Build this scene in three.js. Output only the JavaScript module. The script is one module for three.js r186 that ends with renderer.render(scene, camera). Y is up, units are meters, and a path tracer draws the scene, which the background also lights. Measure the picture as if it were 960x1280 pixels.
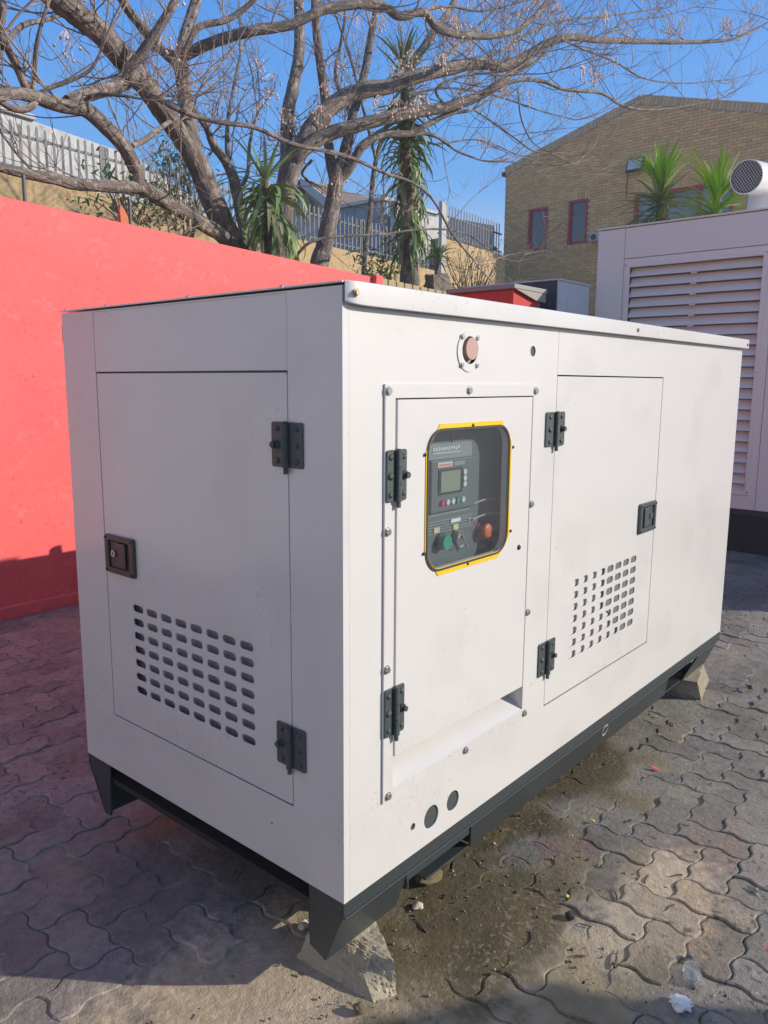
import * as THREE from 'three';
import { mergeGeometries } from 'three/addons/utils/BufferGeometryUtils.js';
import { RoundedBoxGeometry } from 'three/addons/geometries/RoundedBoxGeometry.js';

// ---------------------------------------------------------------- camera, sky, sun, exposure
const V = (x, y, z) => new THREE.Vector3(x, y, z);
const scene = new THREE.Scene();
const CAM = V(-1.191, 1.199, 1.129), YAW = 0.865632, PITCH = 0.164938, ROLL = 0.005825, FPX = 974.636;
const FW = V(Math.sin(YAW) * Math.cos(PITCH), -Math.sin(PITCH), -Math.cos(YAW) * Math.cos(PITCH));
const RT0 = FW.clone().cross(V(0, 1, 0)).normalize(), UP0 = RT0.clone().cross(FW);
const UPV = UP0.clone().multiplyScalar(Math.cos(ROLL)).addScaledVector(RT0, -Math.sin(ROLL));
const RTV = RT0.clone().multiplyScalar(Math.cos(ROLL)).addScaledVector(UP0, Math.sin(ROLL));
const camera = new THREE.PerspectiveCamera(66.583, 0.75, 0.05, 400);
camera.position.copy(CAM); camera.up.copy(UPV); camera.lookAt(CAM.clone().add(FW));
const renderer = new THREE.WebGLRenderer({ antialias: true });
renderer.setSize(768, 1024);
renderer.toneMapping = THREE.LinearToneMapping;
renderer.toneMappingExposure = 1.13;
renderer.shadowMap.enabled = true;

const SUN = V(0.571, 0.4205, 0.821).normalize();
{ // clear winter sky, deeper blue overhead, paler towards the horizon
  const w = 256, h = 128, d = new Float32Array(w * h * 4);
  const stops = [[-90, .16, .15, .14], [-2, .2, .21, .22], [0, .98, .96, .92], [6, .58, .68, .83], [13, .145, .385, .80], [24, .08, .285, .75], [45, .045, .165, .47], [90, .022, .095, .30]];
  for (let j = 0; j < h; j++) for (let i = 0; i < w; i++) {
    const el = ((j + .5) / h - .5) * 180, az = ((i + .5) / w - .5) * 2 * Math.PI;
    let k = 0; while (k < stops.length - 2 && el > stops[k + 1][0]) k++;
    const a = stops[k], b = stops[k + 1], t = Math.min(1, Math.max(0, (el - a[0]) / (b[0] - a[0])));
    const dir = V(Math.cos(el * Math.PI / 180) * Math.cos(az), Math.sin(el * Math.PI / 180), Math.cos(el * Math.PI / 180) * Math.sin(az));
    const g = el > 0 ? Math.pow(Math.max(0, dir.dot(SUN)), 2.2) * .22 : 0;
    for (let c = 0; c < 3; c++) d[(j * w + i) * 4 + c] = a[c + 1] + (b[c + 1] - a[c + 1]) * t + g;
    d[(j * w + i) * 4 + 3] = 1;
  }
  const sky = new THREE.DataTexture(d, w, h, THREE.RGBAFormat, THREE.FloatType);
  sky.mapping = THREE.EquirectangularReflectionMapping; sky.magFilter = sky.minFilter = THREE.LinearFilter; sky.needsUpdate = true;
  scene.background = sky; scene.environment = sky;
}
const sun = new THREE.DirectionalLight(new THREE.Color(1, .91, .77), 4.6);
sun.position.copy(SUN.clone().multiplyScalar(40).add(V(3, 0, -3))); sun.target.position.set(3, 0, -3);
sun.castShadow = true; sun.shadow.mapSize.set(4096, 4096); sun.shadow.radius = 1;
Object.assign(sun.shadow.camera, { left: -16, right: 16, top: 12, bottom: -12, near: 1, far: 90 });
scene.add(sun, sun.target);

scene.fog = new THREE.FogExp2(new THREE.Color(.86, .85, .82), .0035);   // thin haze added to lift the far shaded tones

// ---------------------------------------------------------------- helpers
const G = -0.26;                                   // ground level
function rng(seed) { let s = seed >>> 0; return () => { s = (s + 0x6D2B79F5) | 0; let t = Math.imul(s ^ (s >>> 15), 1 | s); t = (t + Math.imul(t ^ (t >>> 7), 61 | t)) ^ t; return ((t ^ (t >>> 14)) >>> 0) / 4294967296; }; }
const R0 = rng(7), rr = (a, b, r = R0) => a + (b - a) * r();
// pixel of the survey photograph -> point on the plane z = const
function at(px, py, z) {
  const d = FW.clone().multiplyScalar(FPX).addScaledVector(RTV, px - 480).addScaledVector(UPV, -(py - 640));
  return CAM.clone().addScaledVector(d, (z - CAM.z) / d.z);
}
function atX(px, py, x) { const d = FW.clone().multiplyScalar(FPX).addScaledVector(RTV, px - 480).addScaledVector(UPV, -(py - 640)); return CAM.clone().addScaledVector(d, (x - CAM.x) / d.x); }
const hash = (x, y) => { let h = Math.imul(x, 374761393) + Math.imul(y, 668265263); h = Math.imul(h ^ (h >>> 13), 1274126177); return ((h ^ (h >>> 16)) >>> 0) / 4294967296; };
function vnoise(x, y, p = 0) { // value noise, period p cells (0: none)
  const xi = Math.floor(x), yi = Math.floor(y), u = x - xi, v = y - yi, su = u * u * (3 - 2 * u), sv = v * v * (3 - 2 * v);
  const m = p ? (k) => ((k % p) + p) % p : (k) => k;
  const a = hash(m(xi), m(yi)), b = hash(m(xi + 1), m(yi)), c = hash(m(xi), m(yi + 1)), e = hash(m(xi + 1), m(yi + 1));
  return a + (b - a) * su + (c - a) * sv + (a - b - c + e) * su * sv;
}
function fbm(x, y, o = 4, p = 0) { let s = 0, a = .5, n = 0; for (let i = 0; i < o; i++) { s += a * vnoise(x + i * 17 * (p ? 0 : 1), y + i * 31 * (p ? 0 : 1), p); n += a; x *= 2; y *= 2; p *= 2; a *= .5; } return s / n; }
const sm = (a, b, x) => { const t = Math.min(1, Math.max(0, (x - a) / (b - a))); return t * t * (3 - 2 * t); };
function dataTex(w, h, fn, srgb) {
  const d = new Uint8Array(w * h * 4), enc = (v) => { v = Math.min(1, Math.max(0, v)); return Math.round(255 * (srgb ? (v <= .0031308 ? 12.92 * v : 1.055 * Math.pow(v, 1 / 2.4) - .055) : v)); };
  for (let j = 0; j < h; j++) for (let i = 0; i < w; i++) { const c = fn(i / w, j / h, i, j), k = (j * w + i) * 4; if (Array.isArray(c)) { d[k] = enc(c[0]); d[k + 1] = enc(c[1]); d[k + 2] = enc(c[2]); } else d[k] = d[k + 1] = d[k + 2] = enc(c); d[k + 3] = 255; }
  const t = new THREE.DataTexture(d, w, h, THREE.RGBAFormat); t.magFilter = THREE.LinearFilter; t.minFilter = THREE.LinearMipmapLinearFilter; t.generateMipmaps = true;
  t.wrapS = t.wrapT = THREE.RepeatWrapping; if (srgb) t.colorSpace = THREE.SRGBColorSpace; t.needsUpdate = true; return t;
}
const rep = (t, a, b = a) => { const c = t.clone(); c.repeat.set(a, b); c.needsUpdate = true; return c; };
const col = (r, g, b) => new THREE.Color().setRGB(r, g, b);
const std = (c, rough, o = {}) => new THREE.MeshStandardMaterial({ color: col(...c), roughness: rough, ...o });
const phy = (c, rough, o = {}) => new THREE.MeshPhysicalMaterial({ color: col(...c), roughness: rough, ...o });

const base = new Map(), used = new Map();
function numbered(n) { const k = used.get(n) || 0; used.set(n, k + 1); return k ? n + '_' + String(k).padStart(3, '0') : n; }
function tag(o, label, category, group) { o.userData.label = label; o.userData.category = category; if (group) o.userData.group = group; return o; }
function thing(name, label, category, b = V(0, 0, 0), group) {
  const o = new THREE.Group(); o.name = numbered(name); o.position.copy(b); base.set(o, b.clone()); scene.add(o);
  return tag(o, label, category, group);
}
function structure(name, b = V(0, 0, 0)) { const o = new THREE.Group(); o.name = numbered(name); o.position.copy(b); base.set(o, b.clone()); o.userData.kind = 'structure'; scene.add(o); return o; }
const shadows = (m) => { m.castShadow = m.receiveShadow = true; return m; };
function part(name, geo, mat, parent, label) { // geometry given in world coordinates
  const b = base.get(parent), g = Array.isArray(geo) ? merge(geo) : geo; g.translate(-b.x, -b.y, -b.z);
  const m = shadows(new THREE.Mesh(g, mat)); m.name = name; parent.add(m); base.set(m, b); if (label) m.userData.label = label; return m;
}
function piece(name, geo, mat, parent, p, rot, scale) { // shared geometry, placed
  const m = shadows(new THREE.Mesh(geo, mat)); m.name = name; m.position.copy(p).sub(base.get(parent)); if (rot) m.rotation.set(...rot); if (scale) m.scale.set(...(scale.length ? scale : [scale, scale, scale])); parent.add(m); base.set(m, p.clone()); return m;
}
function solo(name, geo, mat, label, category, b, group) { // a thing of one mesh, geometry in world coordinates
  const g = Array.isArray(geo) ? merge(geo) : geo; g.translate(-b.x, -b.y, -b.z);
  const m = shadows(new THREE.Mesh(g, mat)); m.name = numbered(name); m.position.copy(b); scene.add(m); base.set(m, b.clone()); return tag(m, label, category, group);
}
function merge(list) { list = list.map((g) => { let q = g.index ? g.toNonIndexed() : g; for (const k of Object.keys(q.attributes)) if (!['position', 'normal', 'uv', 'color'].includes(k)) q.deleteAttribute(k); return q; }); return mergeGeometries(list, false); }
const box = (x0, x1, y0, y1, z0, z1) => { const g = new THREE.BoxGeometry(x1 - x0, y1 - y0, z1 - z0); boxUV(g, x1 - x0, y1 - y0, z1 - z0); return g.translate((x0 + x1) / 2, (y0 + y1) / 2, (z0 + z1) / 2); };
function boxUV(g, w, h, d) { const u = g.attributes.uv, s = [[d, h], [d, h], [w, d], [w, d], [w, h], [w, h]]; for (let f = 0; f < 6; f++) for (let k = 0; k < 4; k++) u.setXY(f * 4 + k, u.getX(f * 4 + k) * s[f][0], u.getY(f * 4 + k) * s[f][1]); }
const rbox = (x0, x1, y0, y1, z0, z1, r = .004, seg = 2) => new RoundedBoxGeometry(x1 - x0, y1 - y0, z1 - z0, seg, r).translate((x0 + x1) / 2, (y0 + y1) / 2, (z0 + z1) / 2);
function rrect(x0, x1, y0, y1, r, S = THREE.Shape) {
  const s = new S(); s.moveTo(x0 + r, y0); s.lineTo(x1 - r, y0); s.absarc(x1 - r, y0 + r, r, -Math.PI / 2, 0); s.lineTo(x1, y1 - r); s.absarc(x1 - r, y1 - r, r, 0, Math.PI / 2); s.lineTo(x0 + r, y1); s.absarc(x0 + r, y1 - r, r, Math.PI / 2, Math.PI); s.lineTo(x0, y0 + r); s.absarc(x0 + r, y0 + r, r, Math.PI, 1.5 * Math.PI); return s;
}
const poly = (pts, S = THREE.Shape) => { const s = new S(); pts.forEach((p, i) => i ? s.lineTo(...p) : s.moveTo(...p)); s.closePath(); return s; };
const disc = (x, y, r, S = THREE.Path) => { const s = new S(); s.absarc(x, y, r, 0, Math.PI * 2); return s; };
// plates: shapes drawn in (x, y) facing +z, front face at z = f; or in (z, y) facing -x, front face at x = -f
function plateZ(shape, t, f = 0, bev = .0012, seg = 10) { const g = new THREE.ExtrudeGeometry(shape, { depth: t - 2 * bev, bevelEnabled: bev > 0, bevelSize: bev, bevelOffset: -bev, bevelThickness: bev, bevelSegments: 1, curveSegments: seg }); return g.translate(0, 0, f - t + bev); }
function plateX(shape, t, f = 0, bev = .0012, seg = 8) { return plateZ(shape, t, f, bev, seg).rotateY(-Math.PI / 2); }
const cyl = (r0, r1, h, n = 16) => new THREE.CylinderGeometry(r0, r1, h, n);
// tapered tube through points with radius list
function limb(pts, rads, n = 8, seg = 3, rough = 0, seed = 1) {
  const c = new THREE.CatmullRomCurve3(pts, false, 'centripetal'), N = Math.max(2, (pts.length - 1) * seg), pos = [], uv = [], idx = [], r = rng(seed);
  const T = c.getTangent(0); let nrm = Math.abs(T.y) < .9 ? V(0, 1, 0) : V(1, 0, 0); let len = 0, prev = null; const ph = r() * 6;
  for (let i = 0; i <= N; i++) {
    const u = i / N, p = c.getPoint(u), t = c.getTangent(u); if (prev) len += p.distanceTo(prev); prev = p;
    nrm.addScaledVector(t, -nrm.dot(t)).normalize(); const bi = t.clone().cross(nrm);
    const f = u * (rads.length - 1), k = Math.min(rads.length - 2, Math.floor(f)), rad = rads[k] + (rads[k + 1] - rads[k]) * (f - k);
    for (let j = 0; j <= n; j++) { const a = j / n * Math.PI * 2, q = rad * (1 + rough * (Math.sin(3 * a + ph + len * 5) * .5 + (hash(j % n + seed * 31, i) - .5) * 1.2)); const v = p.clone().addScaledVector(nrm, Math.cos(a) * q).addScaledVector(bi, Math.sin(a) * q); pos.push(v.x, v.y, v.z); uv.push(j / n * Math.max(.02, rad) * 6.28, len); }
  }
  for (let i = 0; i < N; i++) for (let j = 0; j < n; j++) { const a = i * (n + 1) + j, b = a + n + 1; idx.push(a, a + 1, b, b, a + 1, b + 1); }
  const e = N * (n + 1), tip = pos.length / 3, pe = pts[pts.length - 1]; pos.push(pe.x, pe.y, pe.z); uv.push(0, len); for (let j = 0; j < n; j++) idx.push(e + j, e + j + 1, tip);
  const g = new THREE.BufferGeometry(); g.setAttribute('position', new THREE.Float32BufferAttribute(pos, 3)); g.setAttribute('uv', new THREE.Float32BufferAttribute(uv, 2)); g.setIndex(idx); g.computeVertexNormals(); return g;
}
function meshFrom(pos, idx, uv, colr) { const g = new THREE.BufferGeometry(); g.setAttribute('position', new THREE.Float32BufferAttribute(pos, 3)); if (uv) g.setAttribute('uv', new THREE.Float32BufferAttribute(uv, 2)); if (colr) g.setAttribute('color', new THREE.Float32BufferAttribute(colr, 3)); if (idx) g.setIndex(idx); g.computeVertexNormals(); return g; }

// ---------------------------------------------------------------- textures and materials
const T = {};
T.fine = dataTex(512, 512, (u, v) => { const a = fbm(u * 24, v * 24, 4, 24), b = vnoise(u * 256, v * 256, 256); return a * .65 + b * .35; });
T.grain = dataTex(512, 512, (u, v) => .82 + .36 * (fbm(u * 32, v * 32, 4, 32) - .5) + .1 * (vnoise(u * 300, v * 300, 300) - .5), true);
T.wave = dataTex(256, 256, (u, v) => fbm(u * 4, v * 4, 3, 4));
T.plaster = dataTex(1024, 1024, (u, v) => { const f = fbm(u * 40, v * 40, 4, 40), c = fbm(u * 6, v * 6, 3, 6), row = Math.abs(((v * 12) % 1) - .5) < .03 ? -.1 * sm(.4, .7, fbm(u * 20, v * 60, 2, 20)) : 0; return .5 + (f - .5) * .5 + (c - .5) * .5 + row; });
T.dirt = dataTex(1024, 1024, (u, v) => { const c = fbm(u * 7, v * 7, 4, 7), sp = sm(.86, .9, vnoise(u * 210, v * 210, 210)) * sm(.55, .65, fbm(u * 6, v * 6, 3, 6)), st = sm(.7, .8, fbm(u * 70, v * 5, 3, 5)) * sm(.55, .7, fbm(u * 5, v * 9, 2, 5)); const k = 1 - .05 * sm(.45, .75, c) - .16 * sp - .05 * st; return [k, k * (1 - .01 * st), k * (1 - .03 * st - .08 * sp)]; }, true);
T.red = dataTex(1024, 1024, (u, v) => {
  const c = fbm(u * 5, v * 5, 4, 5), f = fbm(u * 60, v * 60, 3, 60), pit = sm(.78, .84, vnoise(u * 130, v * 130, 130)) * sm(.55, .7, fbm(u * 12, v * 12, 3, 12)), scuff = sm(.6, .72, fbm(u * 9 , v * 14, 4, 9)) * sm(.5, .6, f);
  const k = 1 + (c - .5) * .22 + (f - .5) * .1, w = scuff * .2;
  return [(.80 * k) * (1 - pit * .18) + w * .1, (.128 * k) * (1 - pit * .25) + w * .14, (.122 * k) * (1 - pit * .25) + w * .12];
}, true);
T.bark = dataTex(512, 512, (u, v) => { const a = fbm(u * 26, v * 5, 4, 26), b = fbm(u * 8, v * 8, 3, 8), l = sm(.55, .68, fbm(u * 14, v * 10, 3, 14)); const k = .6 + .7 * (a - .5) + .3 * (b - .5); return [.30 * k + .13 * l, .25 * k + .105 * l, .215 * k + .09 * l]; }, true);
T.barkB = dataTex(512, 512, (u, v) => fbm(u * 26, v * 5, 4, 26) * .7 + .3 * vnoise(u * 100, v * 60, 100));

const bumpFine = (n) => rep(T.fine, n);
const M = {};
M.white = phy([.655, .635, .615], .40, { clearcoat: .7, clearcoatRoughness: .13, bumpMap: rep(T.wave, 1.1), bumpScale: .0035, map: rep(T.dirt, .8) });
M.whiteRoof = M.white;
M.gap = std([.02, .02, .022], .9);
M.baffle = std([.55, .54, .53], .6);
M.foam = std([.10, .10, .105], .95, { bumpMap: bumpFine(8), bumpScale: .004 });
M.frame = phy([.036, .046, .051], .42, { clearcoat: .25, clearcoatRoughness: .4, bumpMap: bumpFine(9), bumpScale: .0006 });
M.hinge = phy([.080, .098, .098], .38, { metalness: .25, bumpMap: bumpFine(20), bumpScale: .0006 });
M.black = std([.02, .02, .022], .5);
M.steel = std([.5, .5, .49], .32, { metalness: .9 });
M.brass = std([.40, .30, .17], .5, { metalness: .7 });
M.yellow = std([.85, .52, .005], .5);
M.pipePink = std([.62, .42, .34], .7, { bumpMap: bumpFine(20), bumpScale: .001 });
M.bark = std([1, 1, 1], .95, { map: rep(T.bark, 2.2, 1.6), bumpMap: rep(T.barkB, 2.2, 1.6), bumpScale: .02 });
M.twig = std([.31, .23, .185], .9);
M.berry = std([.80, .56, .42], .7);

// ---------------------------------------------------------------- ground: block paving in herringbone over a sand bed
const GX = -1.2, GZ = -3.8, GS = 6.4, PA = .1125;
const blob = (x, z, cx, cz, rx, rz) => 1 - Math.hypot((x - cx) / rx, (z - cz) / rz);
function mudAt(x, z) { // thickness of the dried mud and grit lying over the blocks, -1..1
  const n = (fbm(x * 5 + 3, z * 5 + 9, 3) - .5) * 1.5;
  return Math.max(blob(x, z, .48, .03, .5, .40) * .8, blob(x, z, .78, -.14, .4, .16) * .7, blob(x, z, .36, .40, .4, .36) * .6) + n;
}
T.ground = dataTex(2048, 2048, (u, v) => {
  const x = GX + u * GS, z = GZ + v * GS, big = fbm(x * 1.3, z * 1.3 + 5, 3), mid = fbm(x * 6, z * 6, 3), fin = fbm(x * 45, z * 45, 3), sp = vnoise(x * 330, z * 330);
  let c = [.295, .27, .235], k = .72 + .5 * (mid - .5) + .55 * (fin - .5) + .35 * (sp - .5) + .45 * (big - .5) + .1;
  c = c.map((q) => q * (k + .18));
  const mix = (t, q) => { for (let i = 0; i < 3; i++) c[i] += (q[i] - c[i]) * t; };
  const kk = .75 + .5 * fin;
  const red = Math.max(0, Math.max(blob(x, z, .93, .1, .15, .13), blob(x, z, 1.15, .45, .4, .25) * .5)) ; mix(sm(.1, .5, red + (fin - .5) * .6) * .55, [.22 * kk, .11 * kk, .09 * kk]);
  const dust = Math.max(blob(x, z, .25, .33, .5, .3), blob(x, z, -.2, .1, .75, .6) * 1.9, blob(x, z, .75, .42, .45, .2)) + (mid - .5) * 1.1 + (fin - .5) * .5;
  mix(sm(-.05, .45, dust) * .8, [.58 * kk, .47 * kk, .325 * kk]);
  const mud = Math.max(mudAt(x, z), blob(x, z, 1.42, -.04, .36, .22) * .5 + (mid - .5) * 1.6) + (fin - .5) * .5 + (mid - .5) * .5;
  mix(sm(-.15, .5, mud) * .85, [.205 * kk, .168 * kk, .098 * kk]);
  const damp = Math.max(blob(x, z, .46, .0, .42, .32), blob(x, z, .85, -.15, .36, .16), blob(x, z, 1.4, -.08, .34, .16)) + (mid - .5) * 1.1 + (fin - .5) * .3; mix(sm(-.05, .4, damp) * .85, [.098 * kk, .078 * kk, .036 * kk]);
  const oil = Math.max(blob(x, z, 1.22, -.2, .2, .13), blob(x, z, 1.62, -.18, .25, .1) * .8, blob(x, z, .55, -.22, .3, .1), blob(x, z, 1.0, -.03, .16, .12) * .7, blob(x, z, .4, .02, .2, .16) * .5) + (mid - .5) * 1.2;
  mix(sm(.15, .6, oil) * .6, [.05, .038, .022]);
  const grit = sm(.72, .78, vnoise(x * 120 + 7, z * 120)) * sm(.5, .62, mid); mix(grit * .5, [.3, .27, .22]);
  const dk = sm(.8, .86, vnoise(x * 90 + 70, z * 90)) * sm(.48, .6, big); mix(dk * .6, [.04, .036, .03]);
  return c;
}, true);
M.paver = std([1, 1, 1], .88, { map: T.ground, vertexColors: true, bumpMap: rep(T.fine, 18), bumpScale: .005 });
M.sand = std([1, .98, .93], .97, { map: T.ground, bumpMap: rep(T.fine, 26), bumpScale: .006 });
M.earth = std([.23, .185, .13], 1, { bumpMap: bumpFine(.8), bumpScale: .03, map: rep(T.grain, .5) });
const guv = (x, z) => [(x - GX) / GS, (z - GZ) / GS];

const yard = structure('ground', V(0, G, 0));
{ // open yard beyond the blocks that are built one by one
  const g = new THREE.PlaneGeometry(300, 300).rotateX(-Math.PI / 2).translate(0, G - .045, 0), m = std([.33, .29, .235], .95, { map: rep(T.grain, 150), bumpMap: rep(T.fine, 200), bumpScale: .01 });
  part('subgrade', g, m, yard);
}
{ // sand bed: lies in the joints, heaped over the blocks where mud has washed
  const n = 360, x0 = -3.9, x1 = 6.1, z0 = -3.64, z1 = 3.8, pos = [], uv = [], idx = [];
  for (let j = 0; j <= n; j++) for (let i = 0; i <= n; i++) {
    const x = x0 + (x1 - x0) * i / n, z = z0 + (z1 - z0) * j / n, m = mudAt(x, z);
    pos.push(x, G - .0052 + (fbm(x * 9, z * 9, 3) - .5) * .0075 + sm(.46, .7, fbm(x * 2.3 + 40, z * 2.3 + 8, 3)) * .0035 + sm(-.05, .6, m) * .0085, z); uv.push(...guv(x, z));
  }
  for (let j = 0; j < n; j++) for (let i = 0; i < n; i++) { const a = j * (n + 1) + i, b = a + n + 1; idx.push(a, b, a + 1, a + 1, b, b + 1); }
  part('sand_bed', meshFrom(pos, idx, uv), M.sand, yard);
}
{
  const LX = -.13, LZ = .217, D = .0078, prof = [[.2, 1], [.38, 1], [.62, -1], [.8, -1]];
  // one lattice edge with its zigzag; s flips the direction of travel
  const edge = (ax, az, bx, bz) => { const rev = bx < ax || bz < az, p = rev ? [bx, bz, ax, az] : [ax, az, bx, bz], hor = p[1] === p[3], out = [[p[0], p[1]]]; for (const [t, o] of prof) out.push(hor ? [p[0] + t, p[1] + o * D / PA] : [p[0] + o * D / PA, p[1] + t]); out.push([p[2], p[3]]); if (rev) out.reverse(); out.pop(); return out; };
  const list = [], rp = rng(99);
  for (let j = -36; j < 32; j++) for (let i = -34; i < 56; i++) {
    const m = (((i - j) % 4) + 4) % 4; let w = 0, h = 0; if (m === 0) { w = 2; h = 1; } else if (m === 3) { w = 1; h = 2; } else continue;
    const cx = LX + (i + w / 2) * PA, cz = LZ + (j + h / 2) * PA; if (cz < -3.6 || cx > 6 || cx < -3.8 || cz > 3.7) continue;
    let P = [];
    for (let a = 0; a < w; a++) P.push(...edge(i + a, j, i + a + 1, j));
    for (let a = 0; a < h; a++) P.push(...edge(i + w, j + a, i + w, j + a + 1));
    for (let a = w; a > 0; a--) P.push(...edge(i + a, j + h, i + a - 1, j + h));
    for (let a = h; a > 0; a--) P.push(...edge(i, j + a, i, j + a - 1));
    P = P.map(([x, z]) => [LX + x * PA, LZ + z * PA]);
    const n = P.length, off = P.map((p, k) => { const a = P[(k + n - 1) % n], b = P[(k + 1) % n]; let dx = b[0] - a[0], dz = b[1] - a[1]; const l = Math.hypot(dx, dz); return [-dz / l, dx / l]; });
    const tx = rr(-.022, .022, rp), tz = rr(-.022, .022, rp), dy = rr(-.0035, .0035, rp) + (fbm(cx * 1.6, cz * 1.6, 2) - .5) * .02, tone = rr(.68, .95, rp), warm = rp() < .1 ? rr(.02, .07, rp) : rr(-.02, .012, rp), gap = rr(.0012, .0025, rp);
    const ring = (ins, y) => P.map((p, k) => { const x = p[0] + off[k][0] * ins, z = p[1] + off[k][1] * ins; return [x, G + y + dy + (x - cx) * tx + (z - cz) * tz, z]; });
    const rings = [ring(gap, -.035), ring(gap, -.003), ring(gap + .004, 0)], pos = [], uv = [], cl = [], idx = [];
    rings.forEach((q) => q.forEach((p) => { pos.push(...p); uv.push(...guv(p[0], p[2])); cl.push(tone + warm, tone, tone - warm); }));
    for (let l = 0; l < 2; l++) for (let k = 0; k < n; k++) { const a = l * n + k, b = l * n + (k + 1) % n; idx.push(a, a + n, b, b, a + n, b + n); }
    const hx = w > 1 ? PA / 2 : 0, hz = h > 1 ? PA / 2 : 0; for (const q of [-1, 1]) { const x = cx + q * hx, z = cz + q * hz; pos.push(x, G + dy + (x - cx) * tx + (z - cz) * tz, z); uv.push(...guv(x, z)); cl.push(tone + warm, tone, tone - warm); }
    const cen = (k) => { const p = rings[2][k], q = rings[2][(k + 1) % n]; return 3 * n + ((w > 1 ? (p[0] + q[0]) / 2 > cx : (p[2] + q[2]) / 2 > cz) ? 1 : 0); };
    for (let k = 0; k < n; k++) { const c = cen(k), d = cen((k + 1) % n); if (c !== d) idx.push(c, d, 2 * n + (k + 1) % n); idx.push(c, 2 * n + (k + 1) % n, 2 * n + k); }
    let g = new THREE.BufferGeometry(); g.setAttribute('position', new THREE.Float32BufferAttribute(pos, 3)); g.setAttribute('uv', new THREE.Float32BufferAttribute(uv, 2)); g.setAttribute('color', new THREE.Float32BufferAttribute(cl, 3)); g.setIndex(idx); g = g.toNonIndexed(); g.computeVertexNormals();
    if (g.attributes.normal.getY(g.attributes.normal.count - 1) < 0) throw new Error('paver faces down');
    // seen? in frame, not under the canopy
    const d = V(cx, G, cz).sub(CAM), zc = d.dot(FW), X = 480 + FPX * d.dot(RTV) / zc, Y = 640 - FPX * d.dot(UPV) / zc, hid = cx > .12 && cz < -.16 && cz > -4;
    const vis = zc > .1 && X > -30 && X < 990 && Y < 1300 && !(hid && X > 130);
    list.push({ g, d: d.length() + (vis ? 0 : 100) });
  }
  list.sort((a, b) => a.d - b.d);
  list.slice(0, 300).forEach((e) => part('paver', e.g, M.paver, yard));
  part('paver_field', list.slice(300).map((e) => e.g), M.paver, yard).userData.kind = 'stuff';
}

// ---------------------------------------------------------------- red boundary wall
const WZ = -3.67, wallTop = (x) => 2.291 - .0368 * x;
M.redWall = std([1, 1, 1], .72, { map: rep(T.red, .55), bumpMap: rep(T.plaster, .9), bumpScale: .0035 });
M.redTrim = std([.42, .05, .05], .7, { bumpMap: bumpFine(3), bumpScale: .003 });
M.cream = std([.66, .47, .245], .9, { map: rep(T.grain, 1), bumpMap: bumpFine(4), bumpScale: .008 });
M.creamBlock = std([.68, .52, .30], .9, { map: rep(T.grain, 1.5), bumpMap: bumpFine(6), bumpScale: .004 });
{
  const w = thing('boundary_wall', 'long plastered wall painted bright coral red behind the generator', 'wall', V(.5, G, WZ - .11));
  const sh = poly([[-1.6, G - .03], [4.26, G - .03], [4.26, wallTop(4.26)], [-1.6, wallTop(-1.6)]]);
  part('wall_face', plateZ(sh, .22, WZ, .006), M.redWall, w);
  part('plinth', plateZ(poly([[-1.6, G - .03], [4.24, G - .03], [4.24, G + .075], [-1.6, G + .08]]), .2, WZ + .018, .008), M.redWall, w);
  const p = part('pier', rbox(4.265, 4.36, G, wallTop(4.3) + .015, WZ - .24, WZ + .05, .006), M.redWall, w); p.userData.label = 'narrow red end pier';
  // joint line left where a ledge of plaster was struck off
  const c = thing('block_wall', 'cream wall end capped by upright blocks beside the red pier', 'wall', V(4.9, G, WZ - .11));
  part('wall_face', box(4.362, 5.45, G, wallTop(4.9) - .2, WZ - .2, WZ), M.cream, c);
  for (let k = 0; k < 9; k++) { const x = 4.366 + k * .121; piece('block', CB(), M.creamBlock, c, V(x + .055, wallTop(x) - .095, WZ - .1), [0, 0, rr(-.01, .01)]); }
  function CB() { return CB.g || (CB.g = new RoundedBoxGeometry(.104, .2, .21, 2, .006)); }
}
{ // planted bank behind the wall, held by the cream retaining wall
  const n = 60, pos = [], uv = [], idx = [];
  for (let j = 0; j <= n; j++) for (let i = 0; i <= n; i++) { const u = i / n, v = j / n, x = -8 + u * 30, z = -3.85 - v * 6.3; pos.push(x, 1.92 + v * .95 + (fbm(x * 1.5, z * 1.5, 3) - .5) * .25 - sm(6, 14, x) * .4, z); uv.push(x, z); }
  for (let j = 0; j < n; j++) for (let i = 0; i < n; i++) { const a = j * (n + 1) + i, b = a + n + 1; idx.push(a, a + 1, b, a + 1, b + 1, b); }
  const b = structure('bank', V(4, 2, -6)); part('earth', meshFrom(pos, idx, uv), M.earth, b);
  part('retained_soil', box(-8, 22, G - .05, 1.7, -10.1, -3.9), M.earth, b);
}
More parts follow.
